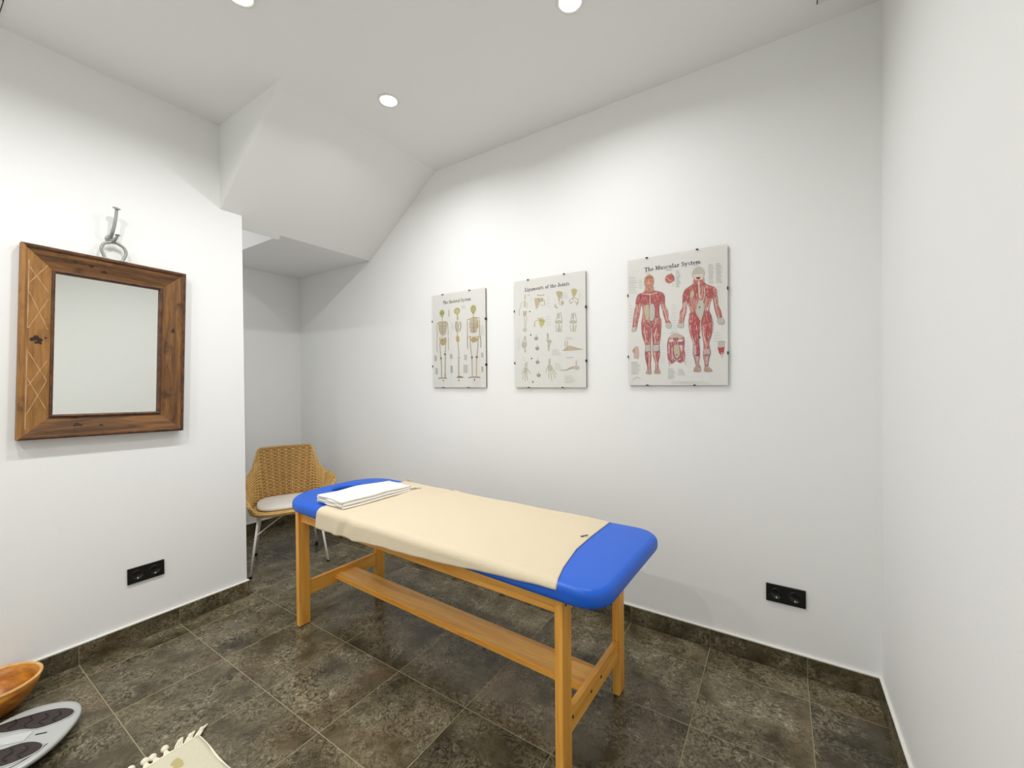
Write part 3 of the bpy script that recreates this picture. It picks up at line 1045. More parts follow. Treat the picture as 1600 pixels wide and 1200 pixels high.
# ------------------------------------------------------------------ double wall sockets
def socket(loc, rotz, label):
    r = tag(empty('wall_socket', loc, (0, 0, rotz)), label, 'socket', 'black double wall sockets')
    box_obj('cover_plate', (-0.0755, -0.0085, -0.040), (0.0755, 0.0, 0.040), M_BLACK, r, 0.0025)
    for sx in (-0.0355, 0.0355):
        ins = lathe_obj('socket_insert', [(0.0245, 0.0075), (0.0245, 0.0105), (0.0225, 0.0110), (0.0205, 0.0105), (0.0200, 0.0090), (0.0001, 0.0088)], M_BLACK, r, 36, 'y', (sx, 0, 0))
        for zz in (-0.0165, 0.0165):
            box_obj('earth_contact', (-0.0018, -0.0120, zz - 0.0042), (0.0018, -0.0088, zz + 0.0042), M_BRIGHT if zz < 0 else M_BLACK, ins, 0.0006, 1)
        for xx in (-0.0085, 0.0085):
            lathe_obj('pin_hole', [(0.0001, 0.0091), (0.0024, 0.0091), (0.0028, 0.0088)], M_RUBBER, ins, 12, 'y', (xx, 0, 0))
socket((XA, 0.7595, 0.342), PI / 2, 'black double wall socket below the mirror')
socket((0.0185, YB, 0.345), 0, 'black double wall socket to the right of the blue table')

# ------------------------------------------------------------------ wooden bowl
bw = tag(empty('wooden_bowl', (-2.655, 0.240, 0)), 'turned wooden bowl on the floor against the skirting, cut by the left edge', 'bowl')
lathe_obj('bowl_body', [(0.0001, 0.0), (0.045, 0.0), (0.052, 0.006), (0.075, 0.024), (0.102, 0.056), (0.122, 0.094), (0.131, 0.124), (0.122, 0.125), (0.112, 0.098), (0.094, 0.064), (0.066, 0.034), (0.030, 0.020), (0.0001, 0.017)], M_BOWL, bw, 64)
lathe_obj('rim', [(0.131, 0.122), (0.1335, 0.126), (0.1335, 0.131), (0.130, 0.134), (0.125, 0.1335), (0.1215, 0.129), (0.1218, 0.124)], M_BOWL_RIM, bw, 64)

# ------------------------------------------------------------------ bathroom scale
D_ = Vector((0.63, 0.777, 0)).normalized()
sc_rot = math.atan2(D_.y, D_.x) - PI / 2          # local +y runs along the feet, local +x towards the room
bs = tag(empty('bathroom_scale', (-2.316, 0.258, 0), (0, 0, sc_rot)), 'silver bathroom scale with dark foot pads beside the wooden bowl', 'bathroom scale')
def sup(t, a, b, e):
    c, s_ = math.cos(t), math.sin(t)
    return a * math.copysign(abs(c) ** (2 / e), c), b * math.copysign(abs(s_) ** (2 / e), s_)
NB = 80
V, Fc = [], []
sprof = [(0.0, 0.030), (0.90, 0.030), (0.97, 0.033), (1.0, 0.040), (0.995, 0.047), (0.965, 0.051), (0.9, 0.0525), (0.6, 0.0535), (0.0, 0.054)]
for f, z in sprof:
    for k in range(NB):
        x, y = sup(2 * PI * k / NB, 0.185 * f, 0.148 * f, 2.35)
        V.append((x, y, z))
for i in range(len(sprof) - 1):
    for k in range(NB):
        Fc.append((i * NB + k, i * NB + (k + 1) % NB, (i + 1) * NB + (k + 1) % NB, (i + 1) * NB + k))
new_mesh('scale_body', V, Fc, M_SCALE, bs, True)
V, Fc = [], []
for f, z in ((0.0, 0.012), (0.80, 0.012), (0.84, 0.018), (0.86, 0.031), (0.0, 0.031)):
    for k in range(NB):
        x, y = sup(2 * PI * k / NB, 0.185 * f, 0.148 * f, 2.35)
        V.append((x, y, z))
for i in range(4):
    for k in range(NB):
        Fc.append((i * NB + k, i * NB + (k + 1) % NB, (i + 1) * NB + (k + 1) % NB, (i + 1) * NB + k))
new_mesh('underbody', V, Fc, M_BLACK, bs, True)
for sx in (-1, 1):
    for sy in (-1, 1):
        lathe_obj('scale_foot', [(0.0001, 0.0), (0.014, 0.0), (0.015, 0.003), (0.013, 0.014), (0.0001, 0.014)], M_SCALE if sx > 0 else M_RUBBER, bs, 20, 'z', (sx * 0.11, sy * 0.085, 0))
for sx in (-1, 1):
    bm = bmesh.new()
    n = 44
    outl = []
    for k in range(n):
        t = 2 * PI * k / n
        x, y = sup(t, 0.046, 0.118, 2.2)
        x *= 1 + 0.16 * math.sin(y * 22 + 0.6)
        x -= 0.012 * math.exp(-((y + 0.01) / 0.035) ** 2) * (1 if x * sx < 0 else 0) * (-sx)
        outl.append((sx * 0.080 + x, y))
    rows = []
    for f, z in ((1.0, 0.0525), (1.0, 0.0552), (0.95, 0.0568), (0.6, 0.0563), (0.3, 0.0561)):
        cx, cy = sx * 0.080, 0
        rows.append([bm.verts.new((cx + (x - cx) * f, cy + (y - cy) * f, z)) for x, y in outl])
    for a, b in zip(rows, rows[1:]):
        for k in range(n):
            bm.faces.new((a[k], a[(k + 1) % n], b[(k + 1) % n], b[k]))
    bm.faces.new(rows[-1])
    pd = bm_obj('foot_pad', bm, M_SCALE_PAD, bs, True)
    ribs = []
    for q in (-0.06, -0.015, 0.03, 0.07):
        ribs.append((catmull([(sx * 0.080 - 0.030, q - 0.012, 0.0568), (sx * 0.080 - 0.008, q + 0.006, 0.0570), (sx * 0.080 + 0.012, q - 0.006, 0.0570), (sx * 0.080 + 0.030, q + 0.014, 0.0568)], 6), 0.0019))
    rb = tubes_obj('pad_ribs', ribs, M_BLACK, pd, 5)
    tubes_obj('pad_bead', [([(x * 1.0, y, 0.0545) for x, y in outl], 0.0022, True)], M_SCALE, pd, 6)
box_obj('display_window', (-0.022, -0.055, 0.0525), (0.022, 0.035, 0.0575), M_SCALE_LENS, bs, 0.003, 3)
box_obj('display_slot', (-0.004, 0.052, 0.0525), (0.002, 0.085, 0.0550), M_BLACK, bs, 0.0008, 1)
tubes_obj('body_seam', [(catmull([sup(t, 0.160, 0.128, 2.35) + (0.0534,) for t in (0.15, 0.4, 0.7, 1.0, 1.25)], 6), 0.0012)], M_BOLT, bs, 5)

# ------------------------------------------------------------------ rug with a knotted fringe
RW, RL = 0.85, 0.60
rug = tag(empty('rug', (-1.838, 0.640, 0), (0, 0, math.radians(0.5))), 'small beige woven rug with a cream knotted fringe at the lower edge', 'rug')
V, Fc = [], []
nx, ny = 60, 44
for i in range(nx + 1):
    for j in range(ny + 1):
        x, y = RW * i / nx, -RL * j / ny
        V.append((x, y + 0.002 * math.sin(x * 25), 0.0075 + 0.0007 * math.sin(x * 31 + y * 17)))
for i in range(nx):
    for j in range(ny):
        a = i * (ny + 1) + j
        Fc.append((a, a + 1, a + ny + 2, a + ny + 1))
rb = new_mesh('woven_ground', V, Fc, M_RUG, rug, True)
sol = rb.modifiers.new('thickness', 'SOLIDIFY')
sol.thickness = 0.007
sol.offset = 0
tubes_obj('selvedge', [([(RW * k / 40, 0.001 + 0.002 * math.sin(RW * k / 40 * 25), 0.0075) for k in range(41)], 0.0042), ([(0, -RL * k / 30, 0.0072) for k in range(31)], 0.0045)], M_FRINGE, rug, 7)
for (cx, cy) in ((0.078, -0.088), (0.105, -0.30), (0.105, -0.50), (0.40, -0.19), (0.40, -0.41), (0.70, -0.30)):
    n = 18
    pts = []
    for k in range(n):
        t = 2 * PI * k / n
        rr = 0.020 * (1 + 0.35 * math.cos(2 * t) + 0.12 * math.sin(5 * t))
        pts.append((cx + rr * math.cos(t), cy + rr * math.sin(t)))
    V = [(x, y, 0.0122) for x, y in pts] + [(x, y, 0.0105) for x, y in pts]
    new_mesh('woven_motif', V, [tuple(range(n))] + [(k, k + n, (k + 1) % n + n, (k + 1) % n) for k in range(n)], M_RUG_MOTIF, rug)
rnd = random.Random(11)
yq = -0.004
kidx = 0
while yq > -RL:
    loop = kidx < 3
    L_ = 0.026 + 0.014 * rnd.random() + (0.024 if loop else 0)
    ang = (0.95 - 0.2 * kidx) if loop else rnd.uniform(-0.25, 0.35)
    tipx, tipy = -L_ * math.cos(ang), yq + L_ * math.sin(ang)
    sp = []
    for q in range(4):
        o = (q - 1.5) * 0.0042
        sp.append((catmull([(0.002, yq + o * 1.7, 0.007), (tipx * 0.5, (yq + tipy) / 2 + o * (1.3 if loop else 0.5), 0.010 + 0.002 * rnd.random()), (tipx, tipy + o * 0.35, 0.006)], 5), 0.0026))
    ts = tubes_obj('tassel', sp, M_FRINGE, rug, 5)
    kn = 0.0125 if not loop else 0.0085
    V, Fc = lathe_data([(0.0001, -kn)] + [(kn * math.cos(math.radians(a)), kn * math.sin(math.radians(a))) for a in range(-60, 61, 30)] + [(0.0001, kn)], 12)
    kx, ky = tipx * (0.85 if not loop else 0.5), yq + (tipy - yq) * (0.85 if not loop else 0.5)
    V = [(kx + v[0] * (1 + 0.2 * math.sin(v[2] * 900)), ky + v[1], 0.0125 + v[2] * 0.9) for v in V]
    new_mesh('knot', V, Fc, M_FRINGE, ts, True)
    yq -= 0.026 + 0.006 * rnd.random()
    kidx += 1

# ------- flat print of the charts: millimetres from the centre of each sheet
MUSCLE_FRONT = [
 ('p','muscle',[(-143,182),(-145,167),(-162,155),(-186,149),(-196,131),(-200,100),(-182,93),(-166,85),(-163,54),(-166,28),(-168,13),(-170,-10),(-146,-27),(-121,-34),(-115,-34),(-93,-32),(-70,-18),(-68,4),(-75,19),(-78,50),(-78,76),(-66,97),(-52,103),(-50,125),(-60,143),(-81,153),(-107,162),(-110,177)]),
 ('p','muscle',[(-192,130),(-200,89),(-208,59),(-213,24),(-216,-10),(-218,-26),(-196,-28),(-188,10),(-180,41),(-176,67),(-172,90),(-178,117)]),
 ('p','bone',[(-218,-24),(-222,-41),(-218,-48),(-202,-46),(-196,-33),(-196,-24)]),
 ('p','muscle',[(-72,109),(-68,79),(-62,52),(-57,29),(-49,2),(-44,-17),(-20,-17),(-33,4),(-32,30),(-39,57),(-49,80),(-50,114)]),
 ('p','bone',[(-44,-15),(-44,-32),(-36,-43),(-19,-41),(-18,-25),(-22,-16)]),
 ('p','muscle',[(-170,-3),(-169,-45),(-163,-84),(-150,-123),(-152,-161),(-149,-199),(-140,-238),(-139,-257),(-123,-257),(-123,-223),(-120,-181),(-122,-154),(-122,-117),(-120,-67),(-121,-26)]),
 ('p','skin',[(-139,-253),(-147,-272),(-142,-276),(-121,-277),(-122,-253)]),
 ('p','muscle',[(-115,-26),(-114,-68),(-112,-117),(-112,-155),(-109,-185),(-98,-224),(-98,-254),(-83,-254),(-85,-220),(-76,-179),(-77,-153),(-79,-127),(-72,-86),(-70,-45),(-70,-15)]),
 ('p','skin',[(-98,-250),(-104,-265),(-102,-275),(-74,-274),(-74,-266),(-83,-250)]),
 ('e','flesh',(-129,209),25,38),
 ('p','flesh',[(-145,186),(-110,181),(-105,154),(-151,160)]),
 ('p','deep',[(-122,141),(-81,145),(-70,124),(-80,98),(-107,92),(-121,103)]),
 ('p','deep',[(-174,128),(-162,145),(-132,142),(-130,106),(-147,95),(-172,101)]),
 ('p','deep',[(-64,138),(-52,121),(-52,103),(-64,99),(-70,120)]),
 ('p','deep',[(-186,144),(-170,147),(-178,125),(-182,98),(-196,102),(-192,126)]),
 ('p','bone',[(-124,90),(-107,90),(-99,63),(-100,25),(-111,2),(-125,3),(-126,66)]),
 ('p','tan',[(-151,87),(-130,87),(-128,51),(-131,9),(-146,11),(-153,49)]),
 ('p','deep',[(-96,85),(-79,87),(-80,50),(-84,20),(-97,21)]),
 ('p','deep',[(-167,-12),(-146,-27),(-124,-41),(-126,-82),(-148,-104),(-161,-68)]),
 ('p','deep',[(-112,-45),(-90,-24),(-72,-20),(-72,-63),(-81,-104),(-97,-95),(-110,-110)]),
 ('p','bone',[(-148,-125),(-123,-124),(-122,-155),(-149,-158)]),
 ('p','bone',[(-110,-127),(-81,-126),(-79,-155),(-109,-160)]),
 ('p','deep',[(-151,-163),(-138,-163),(-135,-215),(-141,-230),(-147,-195)]),
 ('p','deep',[(-90,-164),(-77,-160),(-79,-187),(-86,-216),(-91,-201)]),
 ('s','pale',3.5,[(-124,145),(-124,92)]),
 ('s','pale',3.1,[(-162,150),(-124,141),(-85,146)]),
 ('s','pale',3.5,[(-155,-27),(-150,-77),(-145,-108)]),
 ('s','pale',3.5,[(-90,-36),(-101,-76),(-97,-118)]),
 ('s','pale',3.1,[(-128,-169),(-131,-223),(-130,-253)]),
 ('s','pale',3.1,[(-103,-171),(-94,-216),(-91,-250)]),
 ('s','pale',2.8,[(-188,87),(-200,27),(-206,-15)]),
 ('s','pale',2.8,[(-62,85),(-47,35),(-36,-6)]),
 ('s','dark',2.4,[(-146,3),(-125,-21),(-118,-30),(-100,-5)]),
 ('s','dark',2.1,[(-152,232),(-106,230)]),
 ('s','pale',2.1,[(-130,218),(-130,195)]),
 ('s','pale',2.1,[(-143,204),(-117,201)]),
]
MUSCLE_BACK = [
 ('p','muscle',[(94,172),(74,161),(49,146),(40,125),(38,104),(54,87),(62,75),(70,46),(73,24),(68,-1),(68,-22),(118,-43),(126,-43),(174,-31),(168,1),(160,30),(163,57),(172,85),(194,107),(192,128),(180,143),(152,157),(132,171)]),
 ('p','muscle',[(40,125),(37,86),(37,56),(25,36),(23,3),(18,-22),(39,-26),(46,5),(53,29),(57,62),(60,94)]),
 ('p','bone',[(18,-20),(13,-36),(25,-46),(40,-44),(42,-31),(40,-22)]),
 ('p','muscle',[(174,95),(180,63),(184,34),(192,2),(200,-16),(215,-12),(211,21),(198,57),(194,103)]),
 ('p','bone',[(200,-13),(196,-30),(207,-42),(224,-41),(226,-27),(215,-10)]),
 ('p','muscle',[(68,-8),(66,-44),(74,-88),(86,-128),(85,-179),(94,-215),(100,-240),(112,-240),(112,-226),(116,-191),(116,-159),(113,-119),(116,-77),(118,-30)]),
 ('p','skin',[(100,-237),(88,-261),(90,-269),(120,-270),(120,-248),(112,-237)]),
 ('p','muscle',[(126,-31),(126,-77),(134,-127),(134,-159),(132,-191),(138,-227),(140,-245),(152,-245),(156,-217),(164,-182),(161,-154),(158,-129),(172,-80),(174,-28)]),
 ('p','skin',[(140,-243),(136,-268),(168,-269),(170,-263),(152,-243)]),
 ('p','muscle',[(92,201),(132,197),(136,160),(90,164)]),
 ('e','bone',(111,218),29,33),
 ('p','pale',[(87,216),(136,211),(132,185),(97,186)]),
 ('p','dark',[(100,200),(122,199),(118,189),(105,189)]),
 ('s','pale',6.2,[(113,180),(114,148),(116,112),(120,94)]),
 ('p','deep',[(43,132),(66,147),(73,128),(64,93),(45,92)]),
 ('p','tan',[(75,135),(90,135),(93,115),(82,100),(72,103)]),
 ('p','deep',[(90,155),(107,160),(109,95),(97,93)]),
 ('p','deep',[(146,137),(168,134),(178,112),(165,89),(146,102)]),
 ('p','bone',[(115,87),(130,82),(140,53),(132,11),(122,-23),(103,14),(98,32),(107,67)]),
 ('p','dark',[(111,54),(120,53),(116,39)]),
 ('p','crimson',[(70,22),(91,29),(115,-12),(118,-32),(99,-43),(70,-32)]),
 ('p','deep',[(128,-3),(146,28),(165,15),(170,-21),(152,-37),(132,-31)]),
 ('p','crimson',[(78,-41),(112,-35),(111,-94),(102,-122),(86,-114)]),
 ('p','crimson',[(145,-47),(169,-42),(164,-97),(148,-121)]),
 ('p','crimson',[(97,-115),(111,-112),(115,-158),(111,-190),(102,-186)]),
 ('p','pink',[(134,-159),(162,-159),(163,-189),(134,-190)]),
 ('p','pink',[(87,-143),(99,-136),(101,-186),(89,-190)]),
 ('p','pink',[(95,-193),(113,-194),(110,-237),(102,-237)]),
 ('p','pink',[(140,-195),(156,-194),(151,-238),(144,-238)]),
 ('s','dark',3.1,[(94,-186),(105,-190),(114,-183)]),
 ('s','dark',3.1,[(134,-190),(149,-188),(161,-184)]),
 ('s','pale',4.5,[(120,-23),(122,-66)]),
 ('s','pale',3.1,[(140,145),(138,99),(128,75)]),
 ('s','pale',3.1,[(132,-46),(134,-96),(143,-131)]),
 ('s','pale',3.1,[(82,-92),(92,-129)]),
 ('s','pale',3.1,[(49,84),(42,31),(34,-20)]),
 ('s','pale',3.1,[(184,87),(192,33),(204,-10)]),
 ('e','dark',(115,-100),5,6),
]
MUSCLE_EYE = [
 ('e','muscle',(-25,211),23,24),
 ('s','deep',2.8,[(-44,206),(-10,221)]),
 ('s','pale',2.4,[(-42,220),(-17,195)]),
 ('s','dark',2.4,[(-19,239),(-4,215),(-3,193)]),
 ('s','grey',1.7,[(-8,186),(-8,168)]),
 ('s','grey',2.1,[(6,247),(19,245)]),
 ('s','grey',2.1,[(6,239),(22,236)]),
 ('s','grey',2.1,[(5,231),(24,228)]),
 ('s','grey',2.1,[(5,222),(27,219)]),
 ('s','grey',2.1,[(5,214),(29,211)]),
 ('s','grey',2.1,[(5,206),(21,204)]),
 ('s','grey',2.1,[(5,198),(23,196)]),
 ('s','grey',2.1,[(5,190),(26,187)]),
 ('s','grey',2.1,[(5,182),(28,179)]),
 ('s','grey',2.1,[(5,174),(20,172)]),
 ('s','grey',2.1,[(5,166),(23,164)]),
]
MUSCLE_TORSO = [
 ('p','crim2',[(-31,-92),(-11,-78),(18,-79),(42,-94),(46,-119),(44,-155),(48,-184),(44,-213),(24,-224),(5,-213),(-18,-227),(-35,-203),(-38,-166),(-38,-121)]),
 ('p','tan',[(-29,-89),(-11,-78),(18,-79),(40,-93),(28,-101),(4,-94),(-21,-98)]),
 ('e','pale',(-18,-108),11,8),
 ('e','pale',(26,-110),13,7),
 ('p','tan',[(-6,-132),(18,-132),(25,-183),(9,-203),(-6,-182)]),
 ('p','pale',[(23,-132),(35,-136),(36,-162),(28,-165)]),
 ('s','pale',3.1,[(-11,-138),(-13,-182),(3,-210),(28,-202)]),
 ('s','deep',3.1,[(-11,-134),(-4,-186)]),
 ('s','dark',3.1,[(-1,-182),(14,-183)]),
 ('s','pale',2.8,[(-31,-129),(-28,-174)]),
 ('s','tan',4.1,[(-32,-218),(-25,-237)]),
 ('s','tan',3.5,[(44,-213),(49,-232)]),
]
MUSCLE_HANDS = [
 ('p','skin2',[(-217,-150),(-205,-127),(-186,-130),(-182,-175),(-186,-196),(-211,-193)]),
 ('p','flesh',[(-217,-142),(-207,-137),(-207,-162),(-219,-158)]),
 ('s','bone',3.1,[(-205,-166),(-211,-193)]),
 ('s','bone',3.1,[(-192,-167),(-190,-198)]),
 ('p','bone',[(198,-124),(215,-122),(228,-124),(228,-157),(196,-157)]),
 ('p','crimson',[(196,-155),(226,-153),(224,-178),(218,-195),(210,-191),(202,-180)]),
 ('p','bone',[(211,-180),(218,-179),(218,-205),(213,-205)]),
 ('s','skin2',2.8,[(205,-124),(205,-156)]),
 ('s','skin2',2.8,[(216,-123),(215,-156)]),
]
MUSCLE_TEXT = [
 ('s','grey',1.7,[(-236,248),(-205,244)]),
 ('s','grey',1.7,[(-236,239),(-200,234)]),
 ('s','grey',1.7,[(-236,229),(-196,224)]),
 ('s','grey',1.7,[(-236,220),(-190,214)]),
 ('s','grey',1.7,[(-236,211),(-202,206)]),
 ('s','grey',1.7,[(-236,201),(-196,196)]),
 ('s','grey',1.7,[(-236,192),(-192,186)]),
 ('s','grey',1.7,[(-236,183),(-204,179)]),
 ('s','grey',1.7,[(-236,173),(-198,169)]),
 ('s','grey',1.7,[(-236,164),(-194,159)]),
 ('s','grey',1.7,[(156,255),(174,252)]),
 ('s','grey',1.7,[(156,248),(178,245)]),
 ('s','grey',1.7,[(156,241),(180,237)]),
 ('s','grey',1.7,[(156,234),(184,230)]),
 ('s','grey',1.7,[(156,227),(176,224)]),
 ('s','grey',1.7,[(156,220),(180,217)]),
 ('s','grey',1.7,[(156,213),(182,209)]),
 ('s','grey',1.7,[(156,206),(176,203)]),
 ('s','grey',1.7,[(156,199),(178,196)]),
 ('s','grey',1.7,[(156,192),(182,188)]),
 ('s','grey',1.7,[(156,185),(174,182)]),
 ('s','grey',1.7,[(156,178),(176,175)]),
 ('s','grey',1.7,[(156,171),(180,168)]),
 ('s','grey',1.7,[(156,164),(182,160)]),
 ('s','grey',1.7,[(190,253),(209,250)]),
 ('s','grey',1.7,[(190,246),(212,243)]),
 ('s','grey',1.7,[(190,239),(215,236)]),
 ('s','grey',1.7,[(190,232),(218,228)]),
 ('s','grey',1.7,[(190,225),(211,222)]),
 ('s','grey',1.7,[(190,218),(214,215)]),
 ('s','grey',1.7,[(190,211),(216,208)]),
 ('s','grey',1.7,[(190,205),(210,202)]),
 ('s','grey',1.7,[(190,198),(213,194)]),
 ('s','grey',1.7,[(190,191),(216,187)]),
 ('s','grey',1.7,[(190,184),(209,181)]),
 ('s','grey',1.7,[(190,177),(212,174)]),
 ('s','grey',1.7,[(190,170),(215,166)]),
 ('s','grey',1.7,[(190,163),(218,159)]),
 ('s','grey',1.7,[(-225,-212),(-192,-213)]),
 ('s','grey',1.7,[(-225,-220),(-188,-221)]),
 ('s','grey',1.7,[(-225,-228),(-182,-229)]),
 ('s','grey',1.7,[(-225,-235),(-178,-237)]),
 ('s','grey',1.7,[(-225,-243),(-190,-244)]),
 ('s','grey',1.7,[(-225,-251),(-184,-252)]),
 ('s','grey',1.7,[(-225,-259),(-180,-260)]),
 ('s','grey',1.7,[(-225,-267),(-192,-267)]),
 ('s','grey',1.7,[(-225,-274),(-186,-275)]),
 ('s','grey',1.7,[(-36,-251),(-11,-252)]),
 ('s','grey',1.7,[(-36,-259),(-7,-259)]),
 ('s','grey',1.7,[(-36,-266),(-3,-267)]),
 ('s','grey',1.7,[(-36,-274),(2,-274)]),
 ('s','grey',1.7,[(-36,-281),(-9,-282)]),
 ('s','grey',1.7,[(-36,-289),(-5,-289)]),
 ('s','grey',1.7,[(-36,-296),(-1,-296)]),
 ('s','grey',1.7,[(-36,-303),(-10,-304)]),
 ('s','grey',1.7,[(14,-256),(38,-257)]),
 ('s','grey',1.7,[(14,-265),(42,-266)]),
 ('s','grey',1.7,[(14,-274),(45,-274)]),
 ('s','grey',1.7,[(13,-283),(49,-283)]),
 ('s','grey',1.4,[(-233,96),(-221,95)]),
 ('s','grey',1.4,[(-233,78),(-220,77)]),
 ('s','grey',1.4,[(-233,61),(-218,60)]),
 ('s','grey',1.4,[(-233,43),(-216,42)]),
 ('s','grey',1.4,[(-233,26),(-220,25)]),
 ('s','grey',1.4,[(-233,8),(-219,7)]),
 ('s','faint',1.4,[(-17,73),(6,71)]),
 ('s','faint',1.4,[(-17,60),(10,57)]),
 ('s','faint',1.4,[(-17,47),(14,44)]),
 ('s','faint',1.4,[(-17,34),(17,31)]),
 ('s','faint',1.4,[(-18,21),(9,19)]),
 ('s','faint',1.4,[(-18,9),(12,6)]),
 ('s','faint',1.4,[(-18,-4),(16,-7)]),
 ('s','faint',1.4,[(-18,-17),(7,-19)]),
 ('s','faint',1.4,[(-18,-30),(11,-32)]),
 ('s','faint',1.4,[(-18,-43),(14,-45)]),
 ('s','faint',1.4,[(-18,-56),(6,-58)]),
 ('s','faint',1.4,[(-18,-69),(9,-71)]),
 ('s','faint',1.4,[(-68,-108),(-53,-109)]),
 ('s','faint',1.4,[(-68,-123),(-51,-124)]),
 ('s','faint',1.4,[(-68,-138),(-49,-139)]),
 ('s','faint',1.4,[(-68,-153),(-47,-154)]),
 ('s','faint',1.4,[(-68,-168),(-52,-169)]),
 ('s','faint',1.4,[(-68,-183),(-50,-184)]),
 ('s','faint',1.4,[(-68,-198),(-48,-199)]),
 ('s','faint',1.4,[(-68,-213),(-53,-214)]),
 ('s','faint',1.4,[(51,-115),(64,-116)]),
 ('s','faint',1.4,[(51,-130),(66,-131)]),
 ('s','faint',1.4,[(51,-144),(68,-145)]),
 ('s','faint',1.4,[(51,-159),(70,-160)]),
 ('s','faint',1.4,[(51,-173),(66,-174)]),
 ('s','faint',1.4,[(51,-188),(68,-189)]),
 ('s','faint',1.4,[(51,-203),(70,-203)]),
 ('s','faint',1.4,[(51,-217),(66,-217)]),
 ('s','faint',1.4,[(186,139),(206,136)]),
 ('s','faint',1.4,[(186,121),(209,119)]),
 ('s','faint',1.4,[(186,104),(212,101)]),
 ('s','faint',1.4,[(186,86),(215,83)]),
 ('s','faint',1.4,[(186,69),(208,67)]),
 ('s','faint',1.4,[(186,51),(210,49)]),
 ('s','faint',1.4,[(180,-81),(207,-83)]),
 ('s','faint',1.4,[(180,-95),(211,-97)]),
 ('s','faint',1.4,[(180,-109),(215,-111)]),
 ('s','faint',1.4,[(180,-123),(220,-125)]),
 ('s','grey',1.4,[(-180,225),(-168,223)]),
 ('s','grey',1.4,[(-180,215),(-166,213)]),
 ('s','grey',1.4,[(-180,205),(-164,203)]),
 ('s','grey',1.4,[(-180,195),(-162,193)]),
 ('s','grey',1.4,[(-180,185),(-167,183)]),
 ('s','grey',1.7,[(-146,258),(-122,255)]),
 ('s','grey',2.1,[(-47,260),(-11,255)]),
 ('s','grey',1.7,[(87,261),(112,257)]),
 ('s','grey',2.1,[(-24,-68),(17,-71)]),
 ('s','grey',1.7,[(-218,-313),(-210,-300),(-190,-294),(-176,-304)]),
 ('s','faint',1.4,[(-18,-318),(136,-319)]),
 ('s','faint',1.4,[(-18,-326),(160,-327)]),
]
